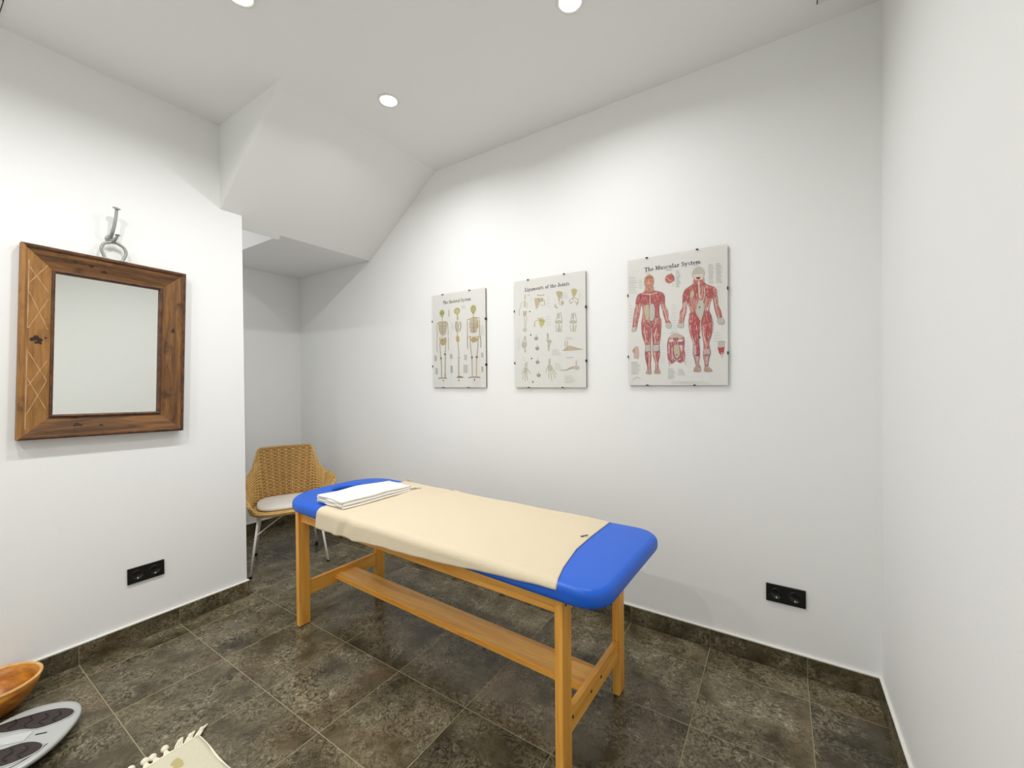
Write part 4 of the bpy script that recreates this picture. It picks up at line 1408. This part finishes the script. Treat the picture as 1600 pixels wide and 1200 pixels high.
JOINT_STUDIES = [
[
 ('s','tan',8.1,[(-163,248),(-165,215)]),
 ('s','tan',11.1,[(-167,208),(-167,167)]),
 ('s','ochre',3.7,[(-187,204),(-207,155),(-209,119)]),
 ('s','ochre',3.3,[(-149,196),(-154,159)]),
 ('p','tan',[(-181,145),(-150,143),(-156,117),(-168,108),(-179,119)]),
 ('s','bone2',5.9,[(-174,112),(-168,74),(-167,30)]),
 ('s','bone2',4.8,[(-152,110),(-156,73),(-165,34)]),
 ('e','bone2',(-167,26),15,12),
 ('s','grey2',2.6,[(-147,243),(-128,240)]),
],
[
 ('p','tan',[(-97,217),(-63,216),(-58,190),(-71,157),(-85,145),(-94,187)]),
 ('s','ochre',5.9,[(-78,236),(-52,228),(-26,230)]),
 ('e','ochre',(-45,201),12,13),
 ('s','grey2',4.4,[(-28,199),(-26,167)]),
 ('s','dark2',3.3,[(-63,213),(-60,187)]),
 ('s','bone2',5.2,[(-56,173),(-30,165)]),
],
[
 ('p','yellow',[(-70,83),(-42,87),(-23,75),(-29,52),(-50,28),(-63,56)]),
 ('s','ochre',5.2,[(-99,48),(-95,68),(-76,80)]),
 ('s','ochre',3.3,[(-79,90),(-38,91)]),
 ('s','tan',8.1,[(-95,62),(-97,38)]),
 ('s','dark2',2.2,[(-68,82),(-31,66)]),
],
[
 ('p','ochre',[(51,238),(79,240),(93,231),(91,211),(82,193),(66,201),(58,220)]),
 ('s','brown2',3.3,[(93,233),(96,210),(89,186)]),
 ('s','tan',8.9,[(72,201),(75,175)]),
 ('s','brown2',5.2,[(50,165),(46,151),(64,137)]),
 ('e','tan',(94,169),10,11),
 ('s','brown2',2.6,[(71,169),(89,153),(103,169)]),
 ('s','bone2',5.2,[(53,151),(66,137)]),
],
[
 ('p','ochre',[(152,238),(171,244),(191,233),(186,212),(174,195),(160,203)]),
 ('s','tan',8.9,[(169,202),(165,180)]),
 ('s','brown2',3.3,[(162,187),(141,174),(151,157),(165,171)]),
 ('s','brown2',3.3,[(175,189),(195,174),(192,149),(177,169)]),
 ('s','tan',5.2,[(199,174),(185,143)]),
],
[
 ('s','tan2',12.6,[(71,109),(69,74)]),
 ('s','grey2',3.3,[(62,109),(56,75),(46,56)]),
 ('s','grey2',3.3,[(83,111),(90,72),(95,52)]),
 ('e','bone2',(70,54),22,12),
 ('s','grey2',3.3,[(49,50),(69,64),(92,46)]),
 ('s','tan2',11.1,[(72,38),(70,-3)]),
 ('s','grey2',3.3,[(49,40),(56,-2)]),
 ('s','grey2',3.7,[(90,36),(82,-4)]),
],
[
 ('s','tan2',12.6,[(165,100),(163,64)]),
 ('s','mauve',3.3,[(156,100),(151,66),(140,48)]),
 ('s','mauve',3.3,[(176,101),(183,64),(188,44)]),
 ('e','bone2',(164,46),20,12),
 ('s','mauve',3.3,[(144,42),(162,56),(184,38)]),
 ('s','tan2',11.1,[(166,30),(164,-10)]),
 ('s','mauve',3.3,[(144,32),(150,-9)]),
 ('s','mauve',3.7,[(183,28),(176,-10)]),
],
[
 ('s','bone2',8.1,[(-165,-13),(-171,-49)]),
 ('e','tan2',(-173,-69),18,20),
 ('s','grey2',2.6,[(-169,-16),(-189,-62),(-178,-93)]),
 ('s','grey2',2.6,[(-163,-16),(-156,-64),(-170,-93)]),
 ('s','bone2',12.6,[(-168,-91),(-166,-117)]),
],
[
 ('e','grey2',(-86,-33),14,11),
 ('s','dark2',2.2,[(-98,-36),(-86,-43),(-73,-34)]),
 ('s','bone2',5.2,[(-84,-7),(-85,-26)]),
],
[
 ('e','grey2',(-79,-95),14,12),
 ('s','dark2',2.2,[(-91,-97),(-79,-105),(-66,-95)]),
 ('s','bone2',5.2,[(-77,-68),(-78,-89)]),
],
[
 ('e','grey2',(-78,-180),14,11),
 ('s','dark2',2.2,[(-89,-184),(-78,-190),(-65,-180)]),
 ('s','bone2',5.2,[(-76,-154),(-77,-174)]),
],
[
 ('e','grey2',(-71,-261),14,11),
 ('s','dark2',2.2,[(-83,-264),(-71,-271),(-58,-261)]),
 ('s','bone2',5.2,[(-69,-236),(-70,-254)]),
],
[
 ('s','grey2',9.6,[(-6,-7),(-4,-40)]),
 ('p','tan2',[(-17,-42),(19,-48),(23,-67),(-6,-69)]),
 ('s','brown2',3.3,[(-13,-52),(8,-66),(4,-95)]),
 ('s','tan',8.9,[(1,-69),(1,-115)]),
 ('s','grey2',2.6,[(-6,-75),(-1,-111)]),
],
[
 ('s','tan2',7.4,[(112,-60),(111,-95)]),
 ('s','tan2',7.4,[(127,-60),(124,-95)]),
 ('p','tan',[(97,-113),(115,-99),(139,-89),(170,-99),(227,-117),(183,-119),(146,-121),(111,-119)]),
 ('s','brown2',2.6,[(118,-99),(129,-115)]),
 ('s','grey2',3.0,[(160,-103),(223,-115)]),
 ('s','dark2',2.2,[(97,-117),(118,-115)]),
],
[
 ('s','tan2',8.1,[(182,-180),(182,-208)]),
 ('p','pinkish',[(166,-210),(196,-210),(204,-226),(186,-236),(165,-226)]),
 ('p','tan',[(75,-236),(114,-232),(138,-218),(166,-210),(167,-226),(138,-230),(114,-238)]),
 ('s','grey2',3.0,[(79,-236),(121,-232),(159,-224)]),
],
[
 ('s','tan2',9.6,[(-165,-182),(-165,-212)]),
 ('s','grey2',3.3,[(-155,-174),(-153,-208)]),
 ('p','tan2',[(-179,-212),(-149,-212),(-154,-246),(-175,-244)]),
 ('s','bone3',4.8,[(-177,-232),(-193,-254)]),
 ('s','bone3',4.8,[(-173,-242),(-189,-288)]),
 ('s','bone3',4.8,[(-165,-244),(-168,-298)]),
 ('s','bone3',4.8,[(-157,-246),(-150,-295)]),
 ('s','bone3',4.8,[(-149,-222),(-128,-252)]),
],
[
 ('s','tan2',12.6,[(6,-163),(5,-202)]),
 ('p','tan2',[(-9,-202),(22,-202),(25,-236),(-4,-238)]),
 ('s','bone3',4.8,[(-8,-212),(-21,-244)]),
 ('s','bone3',4.8,[(1,-238),(1,-286)]),
 ('s','bone3',4.8,[(12,-238),(20,-298)]),
 ('s','bone3',4.8,[(21,-236),(43,-280)]),
 ('s','bone3',4.8,[(23,-216),(50,-261)]),
],
]
JOINT_TEXT = [
 ('e','dark2',(-131,137),5,4),
 ('e','dark2',(-125,-9),5,5),
 ('e','dark2',(-120,-156),5,5),
 ('e','dark2',(-113,-302),5,5),
 ('s','faint',1.8,[(-11,217),(8,215)]),
 ('s','faint',1.8,[(-11,197),(11,195)]),
 ('s','faint',1.8,[(-11,178),(14,175)]),
 ('s','faint',1.8,[(-12,159),(17,155)]),
 ('s','faint',1.8,[(107,225),(123,223)]),
 ('s','faint',1.8,[(107,216),(125,213)]),
 ('s','faint',1.8,[(107,206),(128,204)]),
 ('s','faint',1.8,[(107,197),(130,194)]),
 ('s','faint',1.8,[(-16,94),(8,92)]),
 ('s','faint',1.8,[(-16,78),(12,76)]),
 ('s','faint',1.8,[(-16,62),(15,58)]),
 ('s','faint',1.8,[(-16,44),(19,42)]),
 ('s','faint',1.8,[(199,226),(208,225)]),
 ('s','faint',1.8,[(199,214),(209,212)]),
 ('s','faint',1.8,[(199,201),(210,200)]),
 ('s','faint',1.8,[(199,189),(212,187)]),
 ('s','faint',1.8,[(199,177),(208,176)]),
 ('s','faint',1.8,[(-225,-26),(-207,-27)]),
 ('s','faint',1.8,[(-225,-40),(-204,-41)]),
 ('s','faint',1.8,[(-225,-53),(-201,-54)]),
 ('s','faint',1.8,[(-225,-67),(-198,-68)]),
 ('s','faint',1.8,[(-225,-81),(-205,-81)]),
 ('s','faint',1.8,[(-225,-95),(-202,-95)]),
 ('s','faint',2.2,[(115,-41),(156,-43)]),
 ('s','faint',2.2,[(115,-49),(162,-52)]),
 ('s','faint',1.8,[(40,-194),(75,-194)]),
 ('s','faint',1.8,[(40,-206),(80,-206)]),
 ('s','faint',1.8,[(40,-216),(86,-218)]),
 ('s','faint',1.8,[(40,-228),(91,-230)]),
 ('s','faint',1.8,[(103,-268),(152,-269)]),
 ('s','faint',1.8,[(103,-278),(160,-278)]),
 ('s','faint',1.8,[(103,-287),(168,-288)]),
 ('s','faint',1.8,[(103,-297),(176,-297)]),
 ('s','faint',1.8,[(103,-306),(157,-306)]),
 ('s','faint',1.8,[(23,-109),(64,-111)]),
 ('s','faint',1.8,[(22,-119),(71,-121)]),
 ('s','faint',1.8,[(22,-128),(78,-131)]),
 ('s','faint',1.8,[(22,-138),(84,-141)]),
 ('s','grey',2.2,[(118,-159),(165,-161)]),
 ('s','faint',1.8,[(-190,-150),(-167,-150)]),
 ('s','faint',1.8,[(-190,-163),(-163,-164)]),
 ('s','faint',1.8,[(-194,-186),(-187,-188)]),
 ('s','faint',1.8,[(-195,-200),(-186,-200)]),
 ('s','faint',1.8,[(-195,-214),(-184,-214)]),
 ('s','faint',1.8,[(-195,-228),(-183,-228)]),
 ('s','faint',1.8,[(52,14),(91,10)]),
 ('s','faint',1.8,[(52,2),(98,0)]),
 ('s','faint',1.8,[(-124,223),(-111,222)]),
 ('s','faint',1.8,[(-124,214),(-110,212)]),
 ('s','faint',1.8,[(-124,204),(-108,202)]),
]
SKELETON_FRONT = [
 ('e','olive',(-149,203),24,23),
 ('p','olive',[(-159,187),(-137,185),(-142,169),(-155,171)]),
 ('e','dark2',(-154,200),5,4),
 ('e','dark2',(-137,199),4,4),
 ('s','tan',8.2,[(-147,170),(-146,147)]),
 ('p','rib',[(-190,131),(-171,142),(-118,141),(-97,126),(-106,88),(-111,50),(-129,38),(-163,43),(-181,74)]),
 ('s','brown1',4.1,[(-146,144),(-145,46)]),
 ('s','ochre1',5.7,[(-201,125),(-175,140),(-149,134),(-114,138),(-95,123)]),
 ('s','rib2',3.3,[(-182,114),(-149,105),(-105,111)]),
 ('s','rib2',3.3,[(-181,94),(-149,83),(-109,92)]),
 ('s','rib2',3.3,[(-178,74),(-150,64),(-110,72)]),
 ('s','bone1',6.1,[(-201,122),(-197,62),(-198,23)]),
 ('s','bone1',6.1,[(-95,120),(-91,55),(-93,36)]),
 ('s','ochre1',5.3,[(-197,36),(-201,-45),(-198,-75)]),
 ('s','bone1',5.3,[(-89,26),(-91,-34),(-87,-67)]),
 ('s','tan',8.2,[(-146,42),(-150,16)]),
 ('p','ochre1',[(-174,31),(-147,16),(-111,27),(-107,-3),(-125,-29),(-143,-33),(-165,-23),(-174,1)]),
 ('e','pale1',(-157,17),10,7),
 ('e','dark2',(-149,8),7,4),
 ('s','bone1',6.9,[(-173,-13),(-169,-63),(-165,-114)]),
 ('s','bone1',6.9,[(-114,-13),(-119,-62),(-125,-95)]),
 ('e','brown1',(-162,-124),9,9),
 ('e','dark2',(-122,-97),9,7),
 ('s','bone1',8.2,[(-162,-131),(-158,-198),(-159,-262)]),
 ('s','olive2',8.2,[(-121,-109),(-122,-182),(-123,-262)]),
 ('s','brown1',5.3,[(-191,-269),(-155,-267),(-106,-268)]),
 ('s','dark2',4.9,[(-123,-235),(-123,-262)]),
]
SKELETON_SIDE = [
 ('e','olive',(-7,203),28,23),
 ('e','yellow1',(-5,201),17,14),
 ('s','olive',10.6,[(-3,182),(-5,141)]),
 ('s','tan',8.2,[(1,166),(3,140)]),
 ('p','rib',[(-24,133),(1,134),(7,99),(0,55),(-15,53),(-27,85)]),
 ('s','brown1',4.1,[(-16,132),(-21,95),(-9,55)]),
 ('s','rib2',8.2,[(17,126),(28,97),(16,60)]),
 ('s','bone1',5.7,[(9,114),(4,51)]),
 ('s','ochre1',8.2,[(-4,52),(-9,8)]),
 ('p','ochre1',[(-19,24),(10,26),(14,-7),(1,-19),(-16,-12)]),
 ('s','bone1',7.3,[(-1,-19),(5,-71),(7,-117)]),
 ('e','tan',(6,-127),11,9),
 ('s','bone1',9.8,[(4,-137),(3,-202),(5,-254)]),
 ('p','brown1',[(-2,-254),(28,-256),(56,-267),(-2,-268),(-19,-267)]),
]
SKELETON_BACK = [
 ('e','olive',(138,203),25,27),
 ('p','ochre1',[(123,192),(153,189),(147,168),(128,170)]),
 ('s','dark2',3.3,[(127,181),(149,179)]),
 ('s','tan',9.0,[(138,169),(139,150)]),
 ('p','rib',[(107,134),(131,148),(157,147),(177,134),(173,86),(165,40),(113,40),(102,91)]),
 ('s','ochre1',6.1,[(83,133),(115,138),(142,144),(193,136)]),
 ('p','ochre1',[(165,120),(181,122),(183,79),(169,61),(161,86)]),
 ('s','brown1',4.9,[(142,147),(141,39)]),
 ('s','rib2',3.3,[(102,107),(138,98),(161,105)]),
 ('s','rib2',3.3,[(102,82),(138,73),(161,80)]),
 ('s','rib2',3.3,[(106,57),(137,48),(161,56)]),
 ('s','bone1',6.5,[(85,127),(86,61),(87,2)]),
 ('s','bone1',6.5,[(191,127),(192,53),(195,-5)]),
 ('s','brown1',5.3,[(86,21),(85,-27),(89,-69)]),
 ('s','brown1',5.3,[(196,14),(202,-34),(199,-65)]),
 ('p','ochre1',[(98,21),(138,11),(186,16),(178,-14),(149,-25),(130,-27),(106,-6)]),
 ('e','pale1',(120,7),10,7),
 ('e','pale1',(167,6),11,7),
 ('s','bone1',6.9,[(108,-13),(113,-67),(123,-118)]),
 ('s','bone1',6.9,[(178,-14),(174,-70),(167,-120)]),
 ('e','brown1',(123,-128),9,9),
 ('e','brown1',(165,-128),10,9),
 ('s','tan',8.2,[(123,-138),(124,-204),(125,-255)]),
 ('s','tan',8.2,[(165,-139),(161,-205),(161,-256)]),
 ('s','brown1',5.7,[(90,-268),(127,-263),(195,-266)]),
]
SKELETON_TEXT = [
 ('s','pink1',8.2,[(-83,219),(-81,170)]),
 ('p','greyish',[(-226,-98),(-205,-104),(-202,-137),(-215,-146),(-226,-138)]),
 ('p','greyish',[(-218,-190),(-197,-196),(-194,-234),(-207,-244),(-218,-236)]),
 ('p','greyish',[(-75,-94),(-55,-99),(-52,-127),(-65,-134),(-75,-128)]),
 ('p','greyish',[(-73,-177),(-51,-183),(-49,-225),(-62,-236),(-73,-227)]),
 ('p','greyish',[(203,-97),(221,-101),(223,-127),(212,-134),(203,-128)]),
 ('p','greyish',[(202,-191),(220,-195),(222,-226),(211,-235),(202,-228)]),
 ('s','faint',24.5,[(68,-107),(66,-145)]),
 ('s','faint',36.7,[(66,-177),(66,-235)]),
 ('e','dark2',(-141,-286),6,5),
 ('e','dark2',(4,-284),6,5),
 ('e','dark2',(144,-283),4,7),
 ('s','faint',2.0,[(34,235),(66,232)]),
 ('s','faint',2.0,[(34,228),(72,224)]),
 ('s','faint',2.0,[(34,220),(77,215)]),
 ('s','faint',2.0,[(-58,120),(-42,119)]),
 ('s','faint',2.0,[(-58,107),(-39,106)]),
 ('s','faint',2.0,[(-59,94),(-37,93)]),
 ('s','faint',2.0,[(-59,81),(-34,80)]),
 ('s','faint',2.0,[(204,83),(216,82)]),
 ('s','faint',2.0,[(204,68),(218,67)]),
 ('s','faint',2.0,[(204,53),(220,51)]),
 ('s','faint',2.0,[(203,37),(222,36)]),
 ('s','faint',2.0,[(203,22),(217,21)]),
]

# ------------------------------------------------------------------ three anatomy charts in clip frames
INK = {'muscle': (203, 108, 98), 'deep': (186, 62, 62), 'crimson': (190, 44, 52), 'crim2': (186, 84, 104), 'bone': (206, 198, 186), 'skin': (196, 152, 136),
       'skin2': (214, 176, 164), 'flesh': (206, 140, 112), 'tan': (206, 188, 158), 'pale': (236, 214, 202), 'dark': (96, 44, 46), 'pink': (216, 172, 178),
       'grey': (166, 170, 166), 'faint': (198, 200, 195), 'ochre': (198, 184, 138), 'yellow': (206, 194, 118), 'bone2': (208, 204, 188), 'bone3': (196, 184, 162),
       'tan2': (202, 194, 174), 'grey2': (168, 168, 156), 'mauve': (180, 166, 166), 'brown2': (172, 154, 140), 'dark2': (84, 84, 74), 'pinkish': (214, 190, 178),
       'olive': (184, 176, 112), 'olive2': (176, 174, 146), 'yellow1': (206, 198, 136), 'rib': (204, 192, 170), 'rib2': (172, 150, 118), 'brown1': (150, 128, 100),
       'ochre1': (196, 172, 122), 'bone1': (188, 174, 150), 'pale1': (226, 216, 196), 'pink1': (200, 170, 164), 'greyish': (190, 192, 184), 'black': (34, 34, 36), 'line': (140, 56, 56), 'line2': (150, 128, 120), 'pale2': (226, 170, 160)}
ink_cache = {}
def ink(k):
    if k not in ink_cache:
        ink_cache[k] = plain('ink_' + k, srgb(*INK[k]), 0.55, noise=0.05, scale=70)
    return ink_cache[k]

def inside(pt, poly):
    x, y = pt
    c = False
    n = len(poly)
    for i in range(n):
        x0, y0 = poly[i]
        x1, y1 = poly[i - 1]
        if (y0 > y) != (y1 > y) and x < (x1 - x0) * (y - y0) / (y1 - y0) + x0:
            c = not c
    return c

def fibres(items, seed):
    """printed muscle fibres and contour lines added over the flat shapes"""
    rnd = random.Random(seed)
    out = []
    for it in items:
        out.append(it)
        if it[0] != 'p' or it[1] not in ('muscle', 'deep', 'crimson', 'crim2', 'flesh', 'skin', 'bone', 'pink'):
            continue
        P_ = it[2]
        xs, zs = [q[0] for q in P_], [q[1] for q in P_]
        w, h = max(xs) - min(xs), max(zs) - min(zs)
        line = {'muscle': 'line', 'deep': 'line', 'crimson': 'line', 'crim2': 'line', 'flesh': 'line2', 'skin': 'line2', 'bone': 'line2', 'pink': 'line2'}[it[1]]
        out.append(('s', line, 1.3, list(P_) + [P_[0]]))
        if it[1] in ('bone', 'skin'):
            cols, cnt = ('line2', 'pale'), 3
        else:
            cols, cnt = ('pale', 'line', 'pale2', 'deep', 'pale2'), max(3, int(w * h / 190))
        for k in range(cnt):
            for tries in range(12):
                a = (rnd.uniform(min(xs), max(xs)), rnd.uniform(min(zs), max(zs)))
                tilt = rnd.uniform(-0.35, 0.35) + (0.9 if w > h * 1.1 else 0)
                L_ = rnd.uniform(0.10, 0.28) * max(w, h) * 0.7 + 5
                b = (a[0] + L_ * math.sin(tilt), a[1] - L_ * math.cos(tilt))
                m_ = ((a[0] + b[0]) / 2 + rnd.uniform(-2, 2), (a[1] + b[1]) / 2)
                if inside(a, P_) and inside(b, P_) and inside(m_, P_):
                    out.append(('s', rnd.choice(cols), rnd.uniform(1.0, 2.3), [a, m_, b]))
                    break
    return out

def art_obj(name, items, parent, depth=0.0003, step=0.00004):
    step = min(step, 0.0024 / max(len(items), 1))
    V, Fc, Fm, mats = [], [], [], []
    for q, it in enumerate(items):
        y = -(depth + step * q)
        if it[1] not in mats:
            mats.append(it[1])
        mi = mats.index(it[1])
        if it[0] == 'p':
            o = len(V)
            V += [(x / 1000, y, z / 1000) for x, z in it[2]]
            Fc.append(tuple(range(o, len(V))))
            Fm.append(mi)
        elif it[0] == 'e':
            o = len(V)
            (cx, cz), a, b = it[2], it[3], it[4]
            V += [((cx + a * math.cos(2 * PI * k / 20)) / 1000, y, (cz + b * math.sin(2 * PI * k / 20)) / 1000) for k in range(20)]
            Fc.append(tuple(range(o, len(V))))
            Fm.append(mi)
        else:
            pts = [Vector((x / 1000, y, z / 1000)) for x, z in it[3]]
            if len(pts) > 2:
                pts = catmull(pts, 4)
            w = max(it[2], 1.0) / 2000
            o = len(V)
            for i, p_ in enumerate(pts):
                t = (pts[min(i + 1, len(pts) - 1)] - pts[max(i - 1, 0)])
                t = t.normalized() if t.length else Vector((1, 0, 0))
                nrm = Vector((-t.z, 0, t.x)) * w
                V += [p_ + nrm, p_ - nrm]
            for i in range(len(pts) - 1):
                Fc.append((o + 2 * i, o + 2 * i + 1, o + 2 * i + 3, o + 2 * i + 2))
                Fm.append(mi)
    return new_mesh(name, V, Fc, [ink(k) for k in mats], parent, False, Fm)

# slab-serif letters: rectangles, slanted strokes and arcs on a cap height of 1
def bar(x0, x1, y0, y1): return ('r', x0, x1, y0, y1)
def sl(x0, y0, x1, y1, w): return ('l', x0, y0, x1, y1, w)
def arc(cx, cy, rx, ry, a0, a1, w): return ('a', cx, cy, rx, ry, a0, a1, w)
GL = {
 'T': (0.86, [bar(0, .86, .88, 1), bar(0, .10, .68, 1), bar(.76, .86, .68, 1), bar(.32, .54, 0, 1), bar(.18, .68, 0, .10)]),
 'h': (0.80, [bar(.08, .27, 0, 1), bar(0, .2, .91, 1), bar(0, .36, 0, .09), arc(.40, .42, .17, .19, 0, 180, .15), bar(.48, .67, 0, .44), bar(.42, .76, 0, .09)]),
 'e': (0.64, [arc(.31, .33, .22, .26, 0, 320, .16), bar(.12, .58, .30, .38)]),
 'M': (1.12, [bar(.10, .22, 0, 1), bar(.82, 1.02, 0, 1), sl(.16, .97, .52, .12, .2), sl(.52, .12, .88, .97, .11), bar(0, .3, .91, 1), bar(.8, 1.12, .91, 1), bar(0, .34, 0, .09), bar(.72, 1.12, 0, .09)]),
 'u': (0.80, [bar(.08, .27, .2, .66), arc(.36, .22, .185, .16, 180, 360, .15), bar(.50, .69, 0, .66), bar(0, .2, .57, .66), bar(.40, .6, .57, .66), bar(.6, .78, 0, .09)]),
 's': (0.56, [arc(.26, .48, .15, .13, 20, 250, .13), arc(.27, .18, .17, .13, -160, 100, .14), sl(.18, .42, .36, .26, .16)]),
 'c': (0.62, [arc(.31, .33, .22, .26, 50, 315, .17), bar(.40, .54, .42, .56)]),
 'l': (0.42, [bar(.11, .30, 0, 1), bar(0, .2, .91, 1), bar(0, .42, 0, .09)]),
 'a': (0.70, [arc(.30, .47, .17, .14, 0, 165, .13), bar(.38, .57, .02, .48), arc(.25, .19, .16, .14, 0, 360, .14), bar(.5, .68, 0, .09)]),
 'r': (0.60, [bar(.10, .29, 0, .66), bar(0, .2, .57, .66), bar(0, .42, 0, .09), arc(.40, .45, .13, .15, 20, 150, .14), bar(.42, .56, .44, .58)]),
 'S': (0.72, [arc(.35, .72, .22, .20, 20, 255, .17), arc(.36, .28, .24, .21, -165, 95, .18), sl(.2, .62, .52, .40, .2), bar(.52, .60, .70, 1), bar(.10, .18, 0, .3)]),
 'y': (0.76, [sl(.15, .62, .38, .04, .19), sl(.62, .62, .30, -.22, .10), bar(0, .32, .57, .66), bar(.46, .76, .57, .66), arc(.20, -.20, .10, .08, 180, 350, .12)]),
 't': (0.50, [bar(.13, .32, .12, .88), bar(0, .46, .57, .66), arc(.32, .15, .11, .12, 180, 340, .12)]),
 'm': (1.16, [bar(.08, .27, 0, .66), bar(0, .2, .57, .66), bar(0, .36, 0, .09), arc(.38, .42, .15, .19, 0, 180, .14), bar(.45, .63, 0, .44), bar(.40, .70, 0, .09), arc(.74, .42, .15, .19, 0, 180, .14), bar(.81, 1.0, 0, .44), bar(.76, 1.08, 0, .09)]),
 'L': (0.80, [bar(.12, .34, 0, 1), bar(0, .48, .91, 1), bar(0, .78, 0, .10), bar(.68, .78, 0, .34)]),
 'i': (0.40, [bar(.10, .29, 0, .66), bar(0, .2, .57, .66), bar(0, .40, 0, .09), bar(.10, .29, .80, .98)]),
 'g': (0.68, [arc(.28, .45, .18, .15, 0, 360, .15), bar(.40, .62, .55, .66), arc(.31, -.10, .24, .13, 0, 360, .12), sl(.18, .28, .18, .06, .12)]),
 'n': (0.80, [bar(.08, .27, 0, .66), bar(0, .2, .57, .66), bar(0, .36, 0, .09), arc(.40, .42, .17, .19, 0, 180, .15), bar(.48, .67, 0, .44), bar(.42, .76, 0, .09)]),
 'o': (0.66, [arc(.32, .33, .22, .26, 0, 360, .17)]),
 'f': (0.50, [bar(.11, .30, 0, .80), bar(0, .46, .57, .66), bar(0, .42, 0, .09), arc(.34, .80, .14, .14, 20, 180, .14)]),
 'J': (0.66, [bar(.30, .52, .22, 1), bar(.14, .66, .91, 1), arc(.27, .24, .16, .18, 180, 360, .16), bar(.04, .2, .20, .36)]),
 'k': (0.82, [bar(.08, .27, 0, 1), bar(0, .2, .91, 1), bar(0, .36, 0, .09), sl(.27, .26, .60, .60, .10), sl(.38, .38, .66, .04, .19), bar(.46, .76, .57, .66), bar(.50, .82, 0, .09)]),
}
def title_obj(text, x0, x1, z0, cap, parent):
    width = 0
    for c_ in text:
        width += 0.42 if c_ == ' ' else GL[c_][0] + 0.05
    sx = (x1 - x0) / width
    V, Fc = [], []
    pen = 0.0
    y = -0.0004
    q = 0
    def quad(pts):
        nonlocal q
        o = len(V)
        V.extend((x0 + (pen + a) * sx, y - 0.00001 * (q % 9), z0 + b * cap) for a, b in pts)
        Fc.append(tuple(range(o, o + len(pts))))
        q += 1
    for c_ in text:
        if c_ == ' ':
            pen += 0.42
            continue
        wd, parts = GL[c_]
        for p_ in parts:
            if p_[0] == 'r':
                _, a, b, c2, d = p_
                quad([(a, c2), (b, c2), (b, d), (a, d)])
            elif p_[0] == 'l':
                _, a, b, c2, d, w = p_
                quad([(a - w / 2, b), (a + w / 2, b), (c2 + w / 2, d), (c2 - w / 2, d)])
            else:
                _, cx, cy, rx, ry, a0, a1, w = p_
                n = 14
                for k in range(n):
                    t0, t1 = [math.radians(a0 + (a1 - a0) * kk / n) for kk in (k, k + 1)]
                    pts = []
                    for t, sg in ((t0, -1), (t1, -1), (t1, 1), (t0, 1)):
                        wx, wy = w * 0.55, w * 0.32     # heavier on the uprights
                        pts.append((cx + (rx + sg * wx) * math.cos(t), cy + (ry + sg * wy) * math.sin(t)))
                    quad(pts)
        pen += wd + 0.05
    return new_mesh('title', V, Fc, ink('black'), parent)

def chart(cx, cz, w, h, label, title, tx, figures):
    r = tag(empty('anatomy_chart', (cx, YB, cz)), label, 'poster', 'anatomy charts in clip frames')
    box_obj('backing_board', (-w / 2 + 0.002, -0.0125, -h / 2 + 0.002), (w / 2 - 0.002, -0.002, h / 2 - 0.002), M_BOARD, r)
    sh = box_obj('printed_sheet', (-w / 2 + 0.001, -0.0140, -h / 2 + 0.001), (w / 2 - 0.001, -0.0126, h / 2 - 0.001), M_PAPER, r)
    t = title_obj(title, tx[0] / 1000, tx[1] / 1000, tx[2] / 1000, tx[3] / 1000, r)
    t.location = (0, -0.0140, 0)
    for nm, data in figures:
        o = art_obj(nm, fibres(data, len(data)) if nm in ('printed_figure', 'printed_torso') else data, r)
        o.location = (0, -0.0140, 0)
    box_obj('glass_pane', (-w / 2, -0.0190, -h / 2), (w / 2, -0.0172, h / 2), M_GLASS, r)
    for px_, pz_, hor in ((-w * 0.29, h / 2, 1), (w * 0.22, h / 2, 1), (-w * 0.29, -h / 2, 1), (w * 0.19, -h / 2, 1), (-w / 2, h * 0.22, 0), (w / 2, h * 0.19, 0), (-w / 2, -h * 0.27, 0), (w / 2, -h * 0.27, 0)):
        sgz = 1 if pz_ > 0 else -1
        sgx = 1 if px_ > 0 else -1
        bm = bmesh.new()
        if hor:
            add_box(bm, (px_ - 0.0055, -0.0206, min(pz_ - sgz * 0.004, pz_ + sgz * 0.0015)), (px_ + 0.0055, -0.0192, max(pz_ - sgz * 0.004, pz_ + sgz * 0.0015)))
            add_box(bm, (px_ - 0.0055, -0.0206, min(pz_, pz_ + sgz * 0.0018)), (px_ + 0.0055, -0.001, max(pz_, pz_ + sgz * 0.0018)))
        else:
            add_box(bm, (min(px_ - sgx * 0.003, px_ + sgx * 0.0015), -0.0206, pz_ - 0.007), (max(px_ - sgx * 0.003, px_ + sgx * 0.0015), -0.0192, pz_ + 0.007))
            add_box(bm, (min(px_, px_ + sgx * 0.0018), -0.0206, pz_ - 0.007), (max(px_, px_ + sgx * 0.0018), -0.001, pz_ + 0.007))
        bm_obj('clip', bm, M_CLIP, r)
    return r
chart(-1.8985, 1.622, 0.485, 0.670, 'framed chart of three standing skeletons on the white wall', 'The Skeletal System', (-138, 120, 264, 23),
      [('printed_text', SKELETON_TEXT), ('printed_skeleton', SKELETON_FRONT), ('printed_skeleton', SKELETON_SIDE), ('printed_skeleton', SKELETON_BACK)])
chart(-1.181, 1.6255, 0.488, 0.675, 'framed chart of joints and ligaments between the skeleton and muscle charts', 'Ligaments of the Joints', (-166, 144, 266, 22),
      [('printed_text', JOINT_TEXT)] + [('printed_joint', d) for d in JOINT_STUDIES])
chart(-0.4505, 1.639, 0.483, 0.676, 'framed chart of two red muscle figures on the white wall', 'The Muscular System', (-152, 124, 265, 22),
      [('printed_text', MUSCLE_TEXT), ('printed_figure', MUSCLE_FRONT), ('printed_figure', MUSCLE_BACK), ('printed_eye', MUSCLE_EYE), ('printed_torso', MUSCLE_TORSO), ('printed_hands', MUSCLE_HANDS)])
